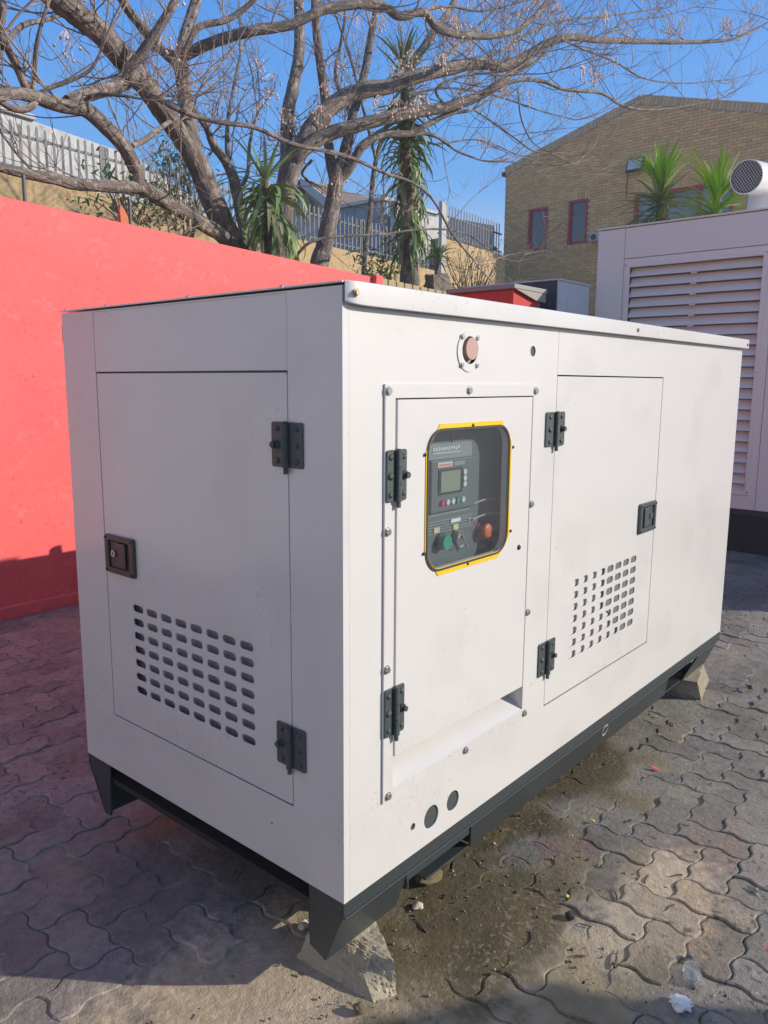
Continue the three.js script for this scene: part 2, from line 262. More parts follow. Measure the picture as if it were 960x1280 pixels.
{ // workshop across the yard, unseen and added to bounce sun onto shaded faces
  const w = thing('bounce_workshop', 'long whitewashed workshop outside the picture, added for its bounced light', 'building', V(-8, G, -2)), m = std([.66, .65, .63], .9, { map: rep(T.grain, .5) });
  const sh = poly([[-16, G], [12, G], [12, 4.6], [-16, 4.6]].map(([z, y]) => [-z, y])); for (let k = 0; k < 5; k++) { const z = -9.5 + k * 5; sh.holes.push(poly([[z, 2.6], [z + 2, 2.6], [z + 2, 4], [z, 4]], THREE.Path)); }
  part('wall', [plateZ(sh, .25, 0, .005).rotateY(Math.PI / 2).translate(-6.8, 0, 0), box(-12, -7.06, G, 4.5, -12, 16)], m, w); part('roof', box(-12.4, -6.5, 4.602, 4.75, -12.4, 16.4), M.fenceGrey || std([.2, .2, .2], .7), w);
  for (let k = 0; k < 5; k++) { const z = 9.5 - k * 5; part('window', box(-6.98, -6.95, 2.6, 4, z - 2, z), std([.05, .06, .08], .1), w); }
  const c = thing('added_wall', 'cream boundary wall added beyond the red wall outside the picture, to cut the red bounce', 'wall', V(-4, G, WZ)); part('wall_face', box(-6.7, -1.62, G, 2.2, WZ - .2, WZ - .01), m, c);  // unseen wall added so less red light reaches the end face
}
// upper ground behind the retaining wall
{ const u = structure('terrain', V(8, 3, -30)); part('earth', box(-40, 60, G - 1, 3.3, -80, -10.4), M.earth, u); }

// ---------------------------------------------------------------- retaining wall and palisade fence
const RZ = -10;
const XS = 13.865, XE = 16.6, rTop = (x) => x < XS ? 4.086 - .0265 * x : 4.917 - .0315 * x;
M.fenceGrey = std([.115, .12, .125], .6, { metalness: .2 });
M.fenceRust = std([.16, .10, .07], .9);
{
  const w = thing('retaining_wall', 'ochre plastered retaining wall on the bank below the palisade fence', 'wall', V(6, 1.5, RZ - .15));
  part('wall_face', plateZ(poly([[-4, 1.2], [XS, 1.2], [XS, rTop(XS - .01)], [-4, rTop(-4)]]), .3, RZ, .008), M.cream, w);
  part('raised_wall', plateZ(poly([[XS + .01, 1.2], [XE, 1.2], [XE, rTop(XE)], [XS + .01, rTop(XS + .05)]]), .34, RZ + .02, .008), M.cream, w);
  const f = thing('palisade_fence', 'grey steel palisade fence stepping along the top of the retaining wall', 'fence', V(6, 3.6, RZ - .06));
  const pick = new THREE.ExtrudeGeometry(poly([[-.018, 0], [.018, 0], [.018, .67], [0, .70], [-.018, .67]]), { depth: .008, bevelEnabled: false });
  for (let x = 1.6; x < XS - .05; x += .12) piece('picket', pick, M.fenceGrey, f, V(x, rTop(x) + .01, RZ - .1), [0, rr(-.1, .1), rr(-.012, .012)], [1, rr(.98, 1.02), 1]);
  for (let x = XS + .06; x < XE - .04; x += .12) piece('picket', pick, M.fenceGrey, f, V(x, rTop(x) + .01, RZ - .1), [0, rr(-.1, .1), rr(-.012, .012)], [1, 1.12, 1]);
  for (const h of [.1, .53]) { part('rail', plateZ(poly([[0, rTop(0) + h], [XS - .05, rTop(XS - .05) + h], [XS - .05, rTop(XS - .05) + h + .035], [0, rTop(0) + h + .035]]), .03, RZ - .105, 0), M.fenceGrey, f); part('rail', plateZ(poly([[XS + .02, rTop(XS + .05) + h], [XE, rTop(XE) + h], [XE, rTop(XE) + h + .035], [XS + .02, rTop(XS + .05) + h + .035]]), .03, RZ - .105, 0), M.fenceGrey, f); }
  const pg = new THREE.BoxGeometry(.07, .72, .07);
  for (let x = 2.6; x < XS - .4; x += 2.9) piece('post', pg, M.fenceGrey, f, V(x, rTop(x) + .35, RZ - .15));
  const wp = part('post', rbox(XS - .16, XS + .02, 3.2, rTop(XS + .1) + .76, RZ + .03, RZ + .12, .005), std([.42, .42, .42], .7), f); wp.userData.label = 'pale wide post at the step of the fence';
  for (const [px, py, h] of [[31, 248, .28], [163, 278, .3]]) { const p = at(px, py, -3.95); solo('stake', [cyl(.012, .012, h, 8).translate(p.x, p.y, p.z)], M.fenceGrey, px < 100 ? 'thin grey steel stake above the red wall at far left' : 'thin grey steel stake beside the terracotta tile shard', 'stake', V(p.x, p.y - h / 2, p.z)); }
  { const p = at(153, 277, -3.84), e = new THREE.ExtrudeGeometry(poly([[-.05, -.1], [.045, -.1], [.052, .03], [.01, .075], [-.03, .085], [-.048, .05]]), { depth: .016, bevelEnabled: true, bevelSize: .003, bevelThickness: .003, bevelSegments: 1 }).rotateY(.5).rotateX(-.15).translate(p.x, p.y + .01, p.z); solo('roof_tile', e, std([.50, .15, .07], .85, { bumpMap: bumpFine(4), bumpScale: .004 }), 'terracotta tile shard standing on edge on the red wall', 'roof tile', V(p.x, p.y - .1, p.z)); }
}

// ---------------------------------------------------------------- neighbours behind the fence
M.whiteWall = std([.62, .615, .61], .9, { map: rep(T.grain, .3), bumpMap: bumpFine(1), bumpScale: .01 });
M.roofTile = std([.30, .235, .215], .9, { map: rep(T.grain, .8), bumpMap: bumpFine(3), bumpScale: .02 });
M.blueSheet = std([.20, .29, .36], .55, { metalness: .1 });
M.glassDark = phy([.035, .04, .05], .08, { clearcoat: 1, clearcoatRoughness: .04 });
{
  const w = thing('white_building', 'pale grey-white flat building behind the fence at upper left', 'building', V(4, 3, -12.5));
  part('wall', plateZ(poly([[-6, 2.8], [8.9, 2.8], [8.9, 4.55], [7.2, 5.2], [5.4, 5.35], [-6, 5.75]]), 3, -12, .01), M.whiteWall, w);
  part('coping', plateZ(poly([[5.4, 5.352], [5.4, 5.43], [-6, 5.83], [-6, 5.752]]), .3, -11.93, .006), M.whiteWall, w);
  const h = thing('house', 'white gabled house with a brown tiled roof behind the palisade fence', 'house', V(18, 3, -15.8));
  part('wall', [box(15.4, 23, 2.9, 5.85, -17.2, -14.6), plateX(poly([[-17.2, 5.85], [-14.6, 5.85], [-15.9, 6.75]]), .2, -15.41, 0)], M.whiteWall, h);
  const rf = (z, y0, y1, s) => { const g = box(15.1, 23.2, -.05, .05, 0, 1.75); return g.rotateX(s).translate(0, y0, z); };
  part('roof', [rf(-15.9, 6.84, 0, .605), rf(-15.9, 6.84, 0, Math.PI - .605)], M.roofTile, h);
  for (const s of [1, -1]) part('bargeboard', box(15.02, 15.09, -.12, .1, 0, 1.78).rotateX(s > 0 ? .605 : Math.PI - .605).translate(0, 6.84, -15.9), M.whiteWall, h);
  part('gable_vent', box(15.17, 15.2, 5.95, 6.4, -16.15, -15.65), M.glassDark, h);
  const c = thing('container', 'blue-grey corrugated steel shed behind the tall yucca', 'shed', V(13, 3, -12));
  const wav = (x0, x1, y0, y1, z) => { const s = new THREE.Shape(); const n = Math.round((x1 - x0) / .06); s.moveTo(x0, z - .06); for (let i = 0; i <= n; i++) s.lineTo(x0 + (x1 - x0) * i / n, z + ((i >> 1) % 2 ? .035 : 0)); s.lineTo(x1, z - .06); return new THREE.ExtrudeGeometry(s, { depth: y1 - y0, bevelEnabled: false }).rotateX(Math.PI / 2).scale(1, 1, -1).translate(0, y0, 0); };
  part('wall', box(14.2, 16.3, 3, 5.62, -14, -12.05), M.blueSheet, c);
  { const n = 64, pos = [], idx = []; for (let i = 0; i <= n; i++) { const x = 14.2 + 2.1 * i / n, z = -12.04 + ((i >> 1) % 2 ? .05 : .005); pos.push(x, 3.02, z, x, 5.6, z); } for (let i = 0; i < n; i++) { const a = i * 2; idx.push(a, a + 2, a + 1, a + 1, a + 2, a + 3); } part('corrugated_sheet', meshFrom(pos, idx), M.blueSheet, c); }
  part('roof', box(14.1, 16.4, 5.622, 5.7, -14.1, -11.95), M.whiteWall, c);
  const s = thing('rear_wall', 'whitish garden wall seen through the fence left of the brick building', 'wall', V(17, 3, -11.5));
  part('wall_face', plateZ(poly([[14.05, 3.52], [18.38, 3.52], [18.38, 5.59], [16.49, 5.49], [15.15, 5.35], [14.05, 5.53]]), .2, -11.5, .01), M.whiteWall, s);
}

// ---------------------------------------------------------------- face-brick building with gable
{
  const X = 20, z0 = -12.175, z1 = -4.45, zA = -8.06, eave = 7.547, apex = 8.686;
  const roofY = (z) => apex - (apex - eave) * Math.abs(z - zA) / (zA - z0);
  const b = thing('brick_building', 'tan face-brick gabled building with red-framed windows beyond the generators', 'building', V(X + 3, G, -8));
  const wins = [{ z0: -11.335, z1: -10.695, y0: 5.07, y1: 6.252 }, { z0: -10.04, z1: -9.443, y0: 5.114, y1: 6.309 }, { z0: -8.09, z1: -5.53, y0: 3.69, y1: 6.21 }];
  M.mortar = std([.66, .45, .25], .95, { map: rep(T.grain, .6) });
  const sh = poly([[z0, G], [z1, G], [z1, roofY(z1)], [zA, apex], [z0, eave]]); for (const w of wins) sh.holes.push(poly([[w.z0, w.y0], [w.z1, w.y0], [w.z1, w.y1], [w.z0, w.y1]], THREE.Path));
  part('wall', [plateX(sh, .25, -X, 0), box(X + .26, X + 9, G, eave - .3, z0, z0 + .25), box(X + .26, X + 9, G, eave - .3, z1 - .25, z1)], M.mortar, b);
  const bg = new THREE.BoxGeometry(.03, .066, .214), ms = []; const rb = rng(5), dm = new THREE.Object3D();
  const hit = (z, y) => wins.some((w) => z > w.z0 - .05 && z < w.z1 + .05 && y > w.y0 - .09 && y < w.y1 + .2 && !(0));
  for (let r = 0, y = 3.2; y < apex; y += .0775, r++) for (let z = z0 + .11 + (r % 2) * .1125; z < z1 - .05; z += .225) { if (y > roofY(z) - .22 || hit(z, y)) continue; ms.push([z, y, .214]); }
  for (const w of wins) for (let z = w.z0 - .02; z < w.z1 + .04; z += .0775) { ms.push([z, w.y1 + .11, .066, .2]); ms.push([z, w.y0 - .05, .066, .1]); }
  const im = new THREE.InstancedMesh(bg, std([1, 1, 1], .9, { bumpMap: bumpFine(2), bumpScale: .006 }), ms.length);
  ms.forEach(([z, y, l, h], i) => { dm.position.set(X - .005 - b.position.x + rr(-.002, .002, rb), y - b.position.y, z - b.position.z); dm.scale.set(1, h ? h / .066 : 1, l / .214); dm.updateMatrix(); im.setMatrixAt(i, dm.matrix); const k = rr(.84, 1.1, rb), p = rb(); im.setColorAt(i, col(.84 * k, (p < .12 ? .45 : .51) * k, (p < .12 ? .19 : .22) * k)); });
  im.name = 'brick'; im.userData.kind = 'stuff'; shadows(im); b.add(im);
  // raking brick-on-edge coping and a thin dark flashing
  const cg = new THREE.BoxGeometry(.26, .22, .088), cm = [0, 1, 2].map((k) => std([.60 + k * .06, .42 + k * .04, .25 + k * .02], .95, { bumpMap: bumpFine(2), bumpScale: .006 })); let q = 0;
  for (const s of [-1, 1]) { const ang = Math.atan2(apex - eave, zA - z0), L = (s < 0 ? zA - z0 : z1 - zA) / Math.cos(ang); for (let d = .04; d < L; d += .1, q++) { const z = zA + s * d * Math.cos(ang); piece('coping_brick', cg, cm[(q * 7 + (q >> 2)) % 3], b, V(X + .095, roofY(z) - .08, z), [s * ang, 0, 0]); } }
  part('roof', [box(0, 8.7, 0, .05, 0, 4.4).rotateX(Math.atan2(1.139, 4.115)).translate(X + .26, apex - .08, zA), box(0, 8.7, 0, .05, -4.3, 0).rotateX(-Math.atan2(1.139, 4.115)).translate(X + .26, apex - .08, zA)], std([.2, .2, .2], .6), b);
  part('gutter', rbox(X - .06, X + 1, eave - .22, eave - .1, z0 - .12, z0 - .01, .01), M.black, b);
  M.winRed = std([.46, .012, .03], .5);
  M.winPane = phy([.05, .055, .07], .06, { clearcoat: 1, clearcoatRoughness: .03 });
  M.blind = phy([.17, .195, .195], .2, { clearcoat: 1, clearcoatRoughness: .05 });
  wins.forEach((w, i) => {
    const t = i < 2 ? .065 : .085, f = poly([[w.z0, w.y0], [w.z1, w.y0], [w.z1, w.y1], [w.z0, w.y1]]);
    const mull = i === 2 ? [-7.24, -6.39] : []; let a = w.z0 + t; const cuts = [...mull, w.z1]; for (const c of cuts) { f.holes.push(poly([[a, w.y0 + t], [c - (c === w.z1 ? t : t / 2), w.y0 + t], [c - (c === w.z1 ? t : t / 2), w.y1 - t], [a, w.y1 - t]], THREE.Path)); a = c + t / 2; }
    const wf = part('window', plateX(f, .06, -X - .03 + .06, .003), M.winRed, b); part('pane', box(X + .035, X + .042, w.y0 + .02, w.y1 - .02, w.z0 + .02, w.z1 - .02), i === 2 ? M.blind : M.winPane, wf);
    if (i < 2) part('pane_bar', box(X + .022, X + .034, w.y0 + t, w.y1 - t, w.z0 + t + .03, w.z0 + t + .045), M.winRed, wf); else part('blind', box(X + .2, X + .21, w.y0, w.y1, w.z0, w.z1), M.whiteWall, wf);
  });
  const F = atX(794, 206, X - .2), fl = thing('floodlight', 'square black floodlight on the brick gable', 'floodlight', V(F.x, F.y, F.z));
  const tl = (g) => g.rotateZ(-.3).translate(F.x, F.y, F.z);
  part('housing', tl(rbox(-.04, .04, -.19, .19, -.24, .24, .03)), M.black, fl); part('lens', tl(rbox(-.048, -.038, -.14, .14, -.19, .19, .004)), phy([.55, .57, .58], .2, { clearcoat: 1 }), fl);
  part('bracket', box(X - .18, X - .021, F.y - .1, F.y - .06, F.z - .05, F.z + .05), M.black, fl); part('cable', limb([V(X - .03, F.y - .05, F.z - .24), V(X - .03, F.y - .35, F.z - .27), V(X - .028, F.y - .75, F.z - .28)], [.012, .012], 6), std([.3, .06, .04], .8), fl);
  const p0 = atX(744, 297, X - .15), sc = thing('security_camera', 'small grey box camera on the brick wall beside the pink-tinted canopy', 'camera', p0.clone());
  part('housing', rbox(p0.x - .1, p0.x + .13, p0.y - .12, p0.y + .12, p0.z - .14, p0.z + .14, .03), std([.45, .45, .45], .5), sc); part('lens', cyl(.075, .075, .04, 16).rotateZ(Math.PI / 2).translate(p0.x - .11, p0.y, p0.z), M.black, sc);
}

// ---------------------------------------------------------------- white silenced generator
const gens = {};
{
  const W = 1.149, L = 2.69, H = 1.394;
  const g = thing('generator', 'white silenced generator with control window, standing on concrete blocks', 'generator', V(L / 2, G, -W / 2)); gens.main = g;
  const hexBolt = (r = .0085, h = .007) => merge([cyl(r, r, h, 6).rotateX(Math.PI / 2).translate(0, 0, h / 2), cyl(r * 1.35, r * 1.4, .0018, 14).rotateX(Math.PI / 2).translate(0, 0, .0009)]);
  const domeBolt = (r) => new THREE.SphereGeometry(r, 12, 6, 0, Math.PI * 2, 0, Math.PI / 2).rotateX(Math.PI / 2).scale(1, 1, .75);
  const gBolt = hexBolt(), gDome = domeBolt(.0072), gScrew = domeBolt(.0045);
  const RX = [0, -Math.PI / 2, 0];
  // --- end face (normal -x): frame, header, door
  const eo = poly([[-W, 0], [0, 0], [0, H], [-W, H]]);
  eo.holes.push(poly([[-.9735, .182], [-.1665, .182], [-.1665, H - .004], [-.9735, H - .004]], THREE.Path));
  part('end_panel', plateX(eo, .02, 0, .0004), M.white, g);
  part('header_panel', plateX(poly([[-.9722, 1.2235], [-.1678, 1.2235], [-.1678, H - .004], [-.9722, H - .004]]), .02, -.0005, .0012), M.white, g);
  const ed = rrect(-.970, -.1698, .186, 1.219, .004);
  for (let r = 0; r < 7; r++) for (let c = 0; c < 8; c++) { const z = -.839 + c * .0687, y = .551 - r * .0413; ed.holes.push(rrect(z + .001, z + .053, y - .0105, y + .0105, .0102, THREE.Path)); }
  const eDoor = part('end_door', plateX(ed, .004, -.0004, .001), M.white, g);
  part('lining', box(.0245, .03, .15, 1.3, -1.0, -.14), std([.36, .365, .38], .9), eDoor, 'grey acoustic lining behind the slots');
  // --- long face (normal +z)
  const hole = (s, x, y, r) => s.holes.push(disc(x, y, r));
  const lp = poly([[.02005, 0], [L, 0], [L, H], [.02005, H]]);
  lp.holes.push(poly([[.9228, .185], [1.7505, .185], [1.7505, 1.2235], [.9242, 1.2235], [.9242, 1.364], [.9228, 1.364]], THREE.Path));   // door opening, with the sheet joint running up from its corner
  lp.holes.push(poly([[.168, .212], [.778, .212], [.778, 1.164], [.168, 1.164]], THREE.Path));
  hole(lp, .257, .078, .0095); hole(lp, .335, .071, .031); hole(lp, .432, .075, .028); hole(lp, .776, 1.287, .0145); hole(lp, .462, 1.279, .037);
  part('side_panel', plateZ(lp, .004, 0, .0003, 16), M.white, g);
  const d2 = rrect(.9258, 1.747, .189, 1.2195, .004);
  for (let r = 0; r < 7; r++) for (let c = 0; c < 8; c++) { const x = 1.078 + c * .0668, y = .5535 - r * .0408; d2.holes.push(rrect(x + .001, x + .0505, y - .0122, y + .0122, .010, THREE.Path)); }
  const door2 = part('side_door', plateZ(d2, .004, -.0004, .001), M.white, g);
  part('door_fold', [box(.9275, .9475, .192, 1.217, -.03, -.0045), box(1.7255, 1.7455, .192, 1.217, -.03, -.0045), box(.948, 1.725, 1.197, 1.217, -.03, -.0045), box(.948, 1.725, .192, .212, -.03, -.0045)], M.white, door2);
  part('baffle', plateZ(poly([[1.0, .6], [1.40, .6], [1.40, .415], [1.46, .38], [1.46, .345], [1.535, .335], [1.535, .24], [1.0, .24]]), .002, -.0095, 0), M.white, door2, 'white baffle plate close behind the slots');
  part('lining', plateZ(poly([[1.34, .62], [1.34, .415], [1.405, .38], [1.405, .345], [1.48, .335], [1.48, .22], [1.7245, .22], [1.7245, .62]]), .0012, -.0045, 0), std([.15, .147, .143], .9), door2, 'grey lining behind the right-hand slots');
  // --- control bay frame plate, proud of the side panel
  const fp = poly([[.131, .196], [.801, .196], [.801, 1.195], [.131, 1.195]]);
  fp.holes.push(poly([[.1675, .226], [.7775, .226], [.7775, 1.1635], [.1675, 1.1635]], THREE.Path));
  const fr = part('control_frame', plateZ(fp, .0055, .0057, .001), M.white, g);
  for (const [x, y] of [[.141, 1.18], [.456, 1.18], [.788, 1.177], [.141, .863], [.141, .534], [.149, .211], [.477, .207], [.79, .21], [.788, .528], [.786, .853]]) piece('bolt', gBolt, M.steel, fr, V(x, y, .0057), [0, 0, rr(0, 1)], .95);
  piece('rivet', gDome, M.black, g, V(.725, .735, .0055), null, 1.1);
  // sloping rain sill under the control door, with its cheeks
  const sill = (x0, x1) => { const y0 = .2262, z0 = .0035, y1 = .2262 + .036, z1 = -.058; const gg = meshFrom([x0, y0, z0, x1, y0, z0, x1, y1, z1, x0, y1, z1, x0, y0 - .004, z0, x1, y0 - .004, z0], [0, 1, 2, 0, 2, 3, 4, 5, 1, 4, 1, 0], [x0, 0, x1, 0, x1, .1, x0, .1, x0, 0, x1, 0]); return gg; };
  part('rain_sill', sill(.168, .777), M.white, fr);
  part('sill_cheek', box(.777, .7795, .2, .34, -.07, .0005), M.white, fr); part('sill_cheek', box(.1655, .168, .2, .34, -.07, .0005), M.white, fr);
  part('sill_back', box(.168, .777, .255, .34, -.064, -.0585), M.white, fr);
  // control door with window
  const cd = poly([[.1745, .303], [.7745, .299], [.7745, 1.1605], [.1745, 1.1605]]); cd.holes.push(rrect(.2875, .6535, .7395, 1.0855, .052, THREE.Path));
  const cDoor = part('control_door', plateZ(cd, .022, .0055, .0016, 12), M.white, g);
  const yo = poly([[.335, .724], [.612, .724], [.6675, .775], [.6675, 1.040], [.612, 1.1005], [.335, 1.1005], [.2795, 1.036], [.2795, .795]]); yo.holes.push(rrect(.2905, .6515, .7425, 1.083, .05, THREE.Path));
  part('window_seal', plateZ(yo, .0022, .0078, .0005, 12), M.yellow, cDoor, 'yellow seal round the window');
  const ro = rrect(.2835, .6575, .7355, 1.0895, .058); ro.holes.push(rrect(.2895, .6515, .7415, 1.0835, .052, THREE.Path));
  part('window_rim', plateZ(ro, .0025, .0098, .0006, 12), std([.06, .055, .045], .5), cDoor);
  M.window = phy([.93, .96, .97], .04, { transmission: 1, thickness: 0, ior: 1.8, specularIntensity: 1 });
  part('window_pane', plateZ(rrect(.29, .651, .742, 1.083, .051), .0012, .0068, 0, 12), M.window, cDoor);
  for (const [x, y] of [[.2755, 1.03], [.6725, 1.025], [.674, .79], [.276, .79], [.474, 1.0925], [.465, .733]]) piece('screw', gScrew, M.black, cDoor, V(x, y, .0079));
  // control panel behind the window
  const Z = -.055;
  M.panel = std([.115, .135, .145], .5, { bumpMap: bumpFine(4), bumpScale: .0008 });
  const cp = part('control_panel', plateZ(poly([[.20, .70], [.74, .70], [.74, 1.12], [.20, 1.12]]), .004, Z - .002, .0005), M.panel, g);
  M.panelLight = std([.25, .272, .28], .5);
  part('instrument_plate', plateZ(rrect(.30, .566, .858, 1.045, .012), .002, Z, .0004), M.panelLight, cp);
  for (let k = 0; k < 5; k++) part('vent_line', box(.285, .575, .842 - k * .0075, .8445 - k * .0075, Z - .0019, Z - .0005), M.panelLight, cp);
  { // title lettering and fine print on the instrument plate
    const cv = document.createElement('canvas'); cv.width = 512; cv.height = 96; const x = cv.getContext('2d'); x.fillStyle = 'rgb(135,140,142)'; x.fillRect(0, 0, 512, 96); x.fillStyle = 'rgb(232,234,232)';
    const r = rng(21); for (let k = 0; k < 11; k++) { const X = 8 + k * 46; for (let q = 0; q < 7; q++) { if (r() < .5) x.fillRect(X + r() * 8, 6 + r() * 38, 12 + r() * 14, 5); else x.fillRect(X + r() * 24, 6 + r() * 14, 5, 14 + r() * 20); } }
    for (let k = 0; k < 60; k++) x.fillRect(8 + k * 8.3, 66 + r() * 3, 3 + r() * 4, 9);
    const t = new THREE.CanvasTexture(cv); t.colorSpace = THREE.SRGBColorSpace; const gg = new THREE.PlaneGeometry(.122, .0235).translate(.449, 1.0265, Z + .0008); part('title_print', gg, new THREE.MeshStandardMaterial({ map: t, roughness: .5 }), cp);
  }
  const ct = part('controller', [rbox(.366, .568, .868, 1.006, Z + .0002, Z + .014, .006)], std([.115, .13, .137], .45), cp);
  part('brand_strip', box(.392, .455, .986, .9985, Z + .014, Z + .0155), std([.72, .55, .5], .6), ct);
  part('brand_strip', box(.397, .45, .9885, .9945, Z + .0156, Z + .016), std([.62, .23, .16], .6), ct);
  part('brand_strip', box(.464, .512, .9865, .997, Z + .014, Z + .0148), M.panelLight, ct);
  part('screen_bezel', rbox(.395, .5, .915, .981, Z + .0135, Z + .0165, .0012), M.black, ct);
  part('screen', box(.404, .489, .921, .975, Z + .0166, Z + .0172), phy([.25, .29, .22], .15, { clearcoat: 1 }), ct);
  const btn = cyl(.0075, .0078, .006, 20).rotateX(Math.PI / 2); const bm = { r: std([.55, .04, .10], .4), w: std([.6, .6, .58], .4), g: std([.02, .30, .18], .4) };
  for (const [x, y, k] of [[.411, .894, 'r'], [.434, .894, 'w'], [.457, .894, 'w'], [.480, .894, 'g'], [.503, .894, 'w'], [.508, .9675, 'w'], [.508, .951, 'w'], [.508, .935, 'w']]) piece('button', btn, bm[k], ct, V(x, y, Z + .017));
  for (let k = 0; k < 4; k++) { piece('indicator', btn, bm.w, cp, V(.540, .996 - k * .031, Z + .002), null, [.55, .55, .6]); part('indicator_print', box(.551, .561, .993 - k * .031, .999 - k * .031, Z + .0003, Z + .0008), bm.w, cp); }
  part('label_strip', box(.473, .516, .832, .8415, Z, Z + .0016), std([.8, .8, .78], .5), cp); part('label_strip', box(.556, .592, .825, .833, Z, Z + .0016), std([.35, .42, .46], .5), cp); part('label_strip', box(.306, .314, .806, .818, Z, Z + .0016), std([.8, .8, .78], .5), cp);
  const tagY = std([.62, .56, .30], .6); part('button_tag', box(.398, .422, .814, .828, Z, Z + .0016), tagY, cp); part('button_tag', box(.484, .507, .812, .826, Z, Z + .0016), tagY, cp);
  const gb = part('push_button', [cyl(.019, .019, .02, 24).rotateX(Math.PI / 2).translate(.429, .790, Z + .014)], std([.03, .30, .17], .35), cp); part('collar', new THREE.TorusGeometry(.02, .003, 8, 24).translate(.429, .790, Z + .004), M.black, gb);
  const ks = part('key_switch', [cyl(.014, .016, .014, 20).rotateX(Math.PI / 2).translate(.499, .797, Z + .008)], M.steel, cp); part('key_ring', new THREE.TorusGeometry(.016, .0016, 6, 24).translate(.495, .782, Z + .018), M.steel, ks); part('key', box(-.003, .003, -.042, .006, 0, .0025).rotateZ(.6).translate(.505, .795, Z + .018), M.steel, ks);
  const es = part('emergency_stop', [new THREE.LatheGeometry([[0, .03], [.016, .029], [.021, .024], [.021, .018], [.011, .014], [.011, 0]].map((p) => new THREE.Vector2(...p)), 24).rotateX(Math.PI / 2).translate(.618, .793, Z)], std([.72, .14, .06], .4), cp); part('collar', cyl(.024, .024, .003, 24).rotateX(Math.PI / 2).translate(.618, .793, Z + .001), std([.35, .05, .06], .5), es);
  for (const [y0, y1, y2] of [[.880, .872, .852], [.838, .836, .822]]) part('cable', limb([V(.566, y0 - .008, Z + .006), V(.62, y0, Z + .012), V(.67, y1, Z + .012), V(.73, y2, Z + .006)], [.003, .003], 6, 6), std([.24, .27, .29], .5), cp);
  part('pane_divider', box(.4715, .4735, 1.045, 1.084, Z, Z + .004), M.panelLight, cp);
  // --- hinges: two leaves, a knuckle and six bolts each, drawn about their centre facing +z
  const leafL = (w, h) => plateZ(rrect(-w, -.006, -h, h, .006), .004, .0045, .0008), leafR = (w, h) => plateZ(rrect(.006, w, -h, h, .006), .004, .0045, .0008);
  const knu = (h, n = 3) => { const o = []; for (let k = 0; k < n; k++) o.push(cyl(.0085, .0085, 2 * h / n - .0015, 14).translate(0, -h + (k + .5) * 2 * h / n, .009)); o.push(cyl(.0055, .0055, 2 * h + .016, 10).translate(0, -.006, .009)); return o; };
  function hinge(parent, w, h, p, turn, label) {
    const hg = piece('hinge', merge([leafL(w, h), leafR(w, h)]), M.hinge, parent, p, turn ? RX : null);
    const sub = (n, geo, x, y, z, s) => { const m = shadows(new THREE.Mesh(geo, M.hinge)); m.name = n; m.position.set(x, y, z); if (s) m.scale.setScalar(s); hg.add(m); };
    sub('knuckle', merge(knu(h)), 0, 0, 0); const sx = (w + .006) / 2 + .003; for (const x of [-sx, sx]) for (const y of [-h * .72, 0, h * .72]) sub('bolt', gDome, x, y, .0045, y === 0 && x < 0 ? 1.25 : 1);
    const mid = shadows(new THREE.Mesh(gBolt, M.hinge)); mid.name = 'bolt'; mid.position.set(turn ? -sx - .004 : sx + .002, 0, .006); mid.scale.set(.9, .9, 1.8); hg.add(mid);
  }
  hinge(eDoor, .051, .051, V(-.0, 1.059, -.168), true); hinge(eDoor, .05, .053, V(-.0, .338, -.1695), true);
  hinge(cDoor, .035, .059, V(.169, .99, .006)); hinge(cDoor, .036, .06, V(.168, .425, .006));
  hinge(door2, .057, .051, V(.918, 1.064, 0)); hinge(door2, .052, .054, V(.923, .35, 0));
  // --- flush paddle latches, drawn about their centre facing +z
  const lf = rrect(-.076, .076, -.057, .057, .009); lf.holes.push(rrect(-.056, .052, -.04, .04, .004, THREE.Path));
  const lGeo = plateZ(lf, .012, .0105, .003), lPan = box(-.058, .054, -.042, .042, .0004, .0015), lPad = rbox(-.010, .030, -.037, .037, .0016, .0085, .003), lPl = box(-.052, -.0105, -.037, .037, .0016, .0035);
  function latch(parent, p, turn, mat, flip) {
    const lt = piece('latch', lGeo, mat, parent, p, turn ? RX : null, [flip ? -1 : 1, 1, 1].map((v) => v)); 
    const sub = (n, geo, m, x = 0, y = 0, z = 0) => { const q = shadows(new THREE.Mesh(geo, m)); q.name = n; q.position.set(x, y, z); lt.add(q); };
    sub('recess', lPan, M.black); sub('plate', lPl, mat); sub('paddle', lPad, mat); sub('key_cylinder', cyl(.0105, .0115, .012, 20).rotateX(Math.PI / 2), M.steel, -.028, .004, .006); sub('key_slot', new THREE.BoxGeometry(.002, .011, .002), M.black, -.028, .004, .0122);
    for (const [x, y] of [[-.068, .048], [.066, .048], [-.068, -.048], [.066, -.048]]) sub('screw', gScrew, M.black, x, y, .0105);
  }
  M.latchBrown = phy([.075, .055, .05], .32, { metalness: .2 });
  latch(eDoor, V(-.0, .698, -.884), true, M.latchBrown); latch(door2, V(1.664, .7025, 0), false, M.hinge, true);
  // --- exhaust-style flange with a plugged pipe, cable glands
  const fs = disc(.458, 1.276, .0505, THREE.Shape); fs.holes.push(disc(.461, 1.279, .034));
  const fg = part('flange', plateZ(fs, .0025, .0028, .0005, 28), M.white, g); part('pipe_plug', [cyl(.027, .027, .04, 28).rotateX(Math.PI / 2).translate(.466, 1.283, -.014)], M.pipePink, fg); part('pipe_socket', cyl(.0365, .0365, .004, 28).rotateX(Math.PI / 2).translate(.461, 1.279, -.011), std([.34, .29, .26], .7), fg);
  for (const [x, y] of [[-.033, .033], [.033, .033], [-.033, -.035], [.033, -.035]]) piece('bolt', gBolt, M.steel, fg, V(.459 + x, 1.277 + y, .0028), null, .62);
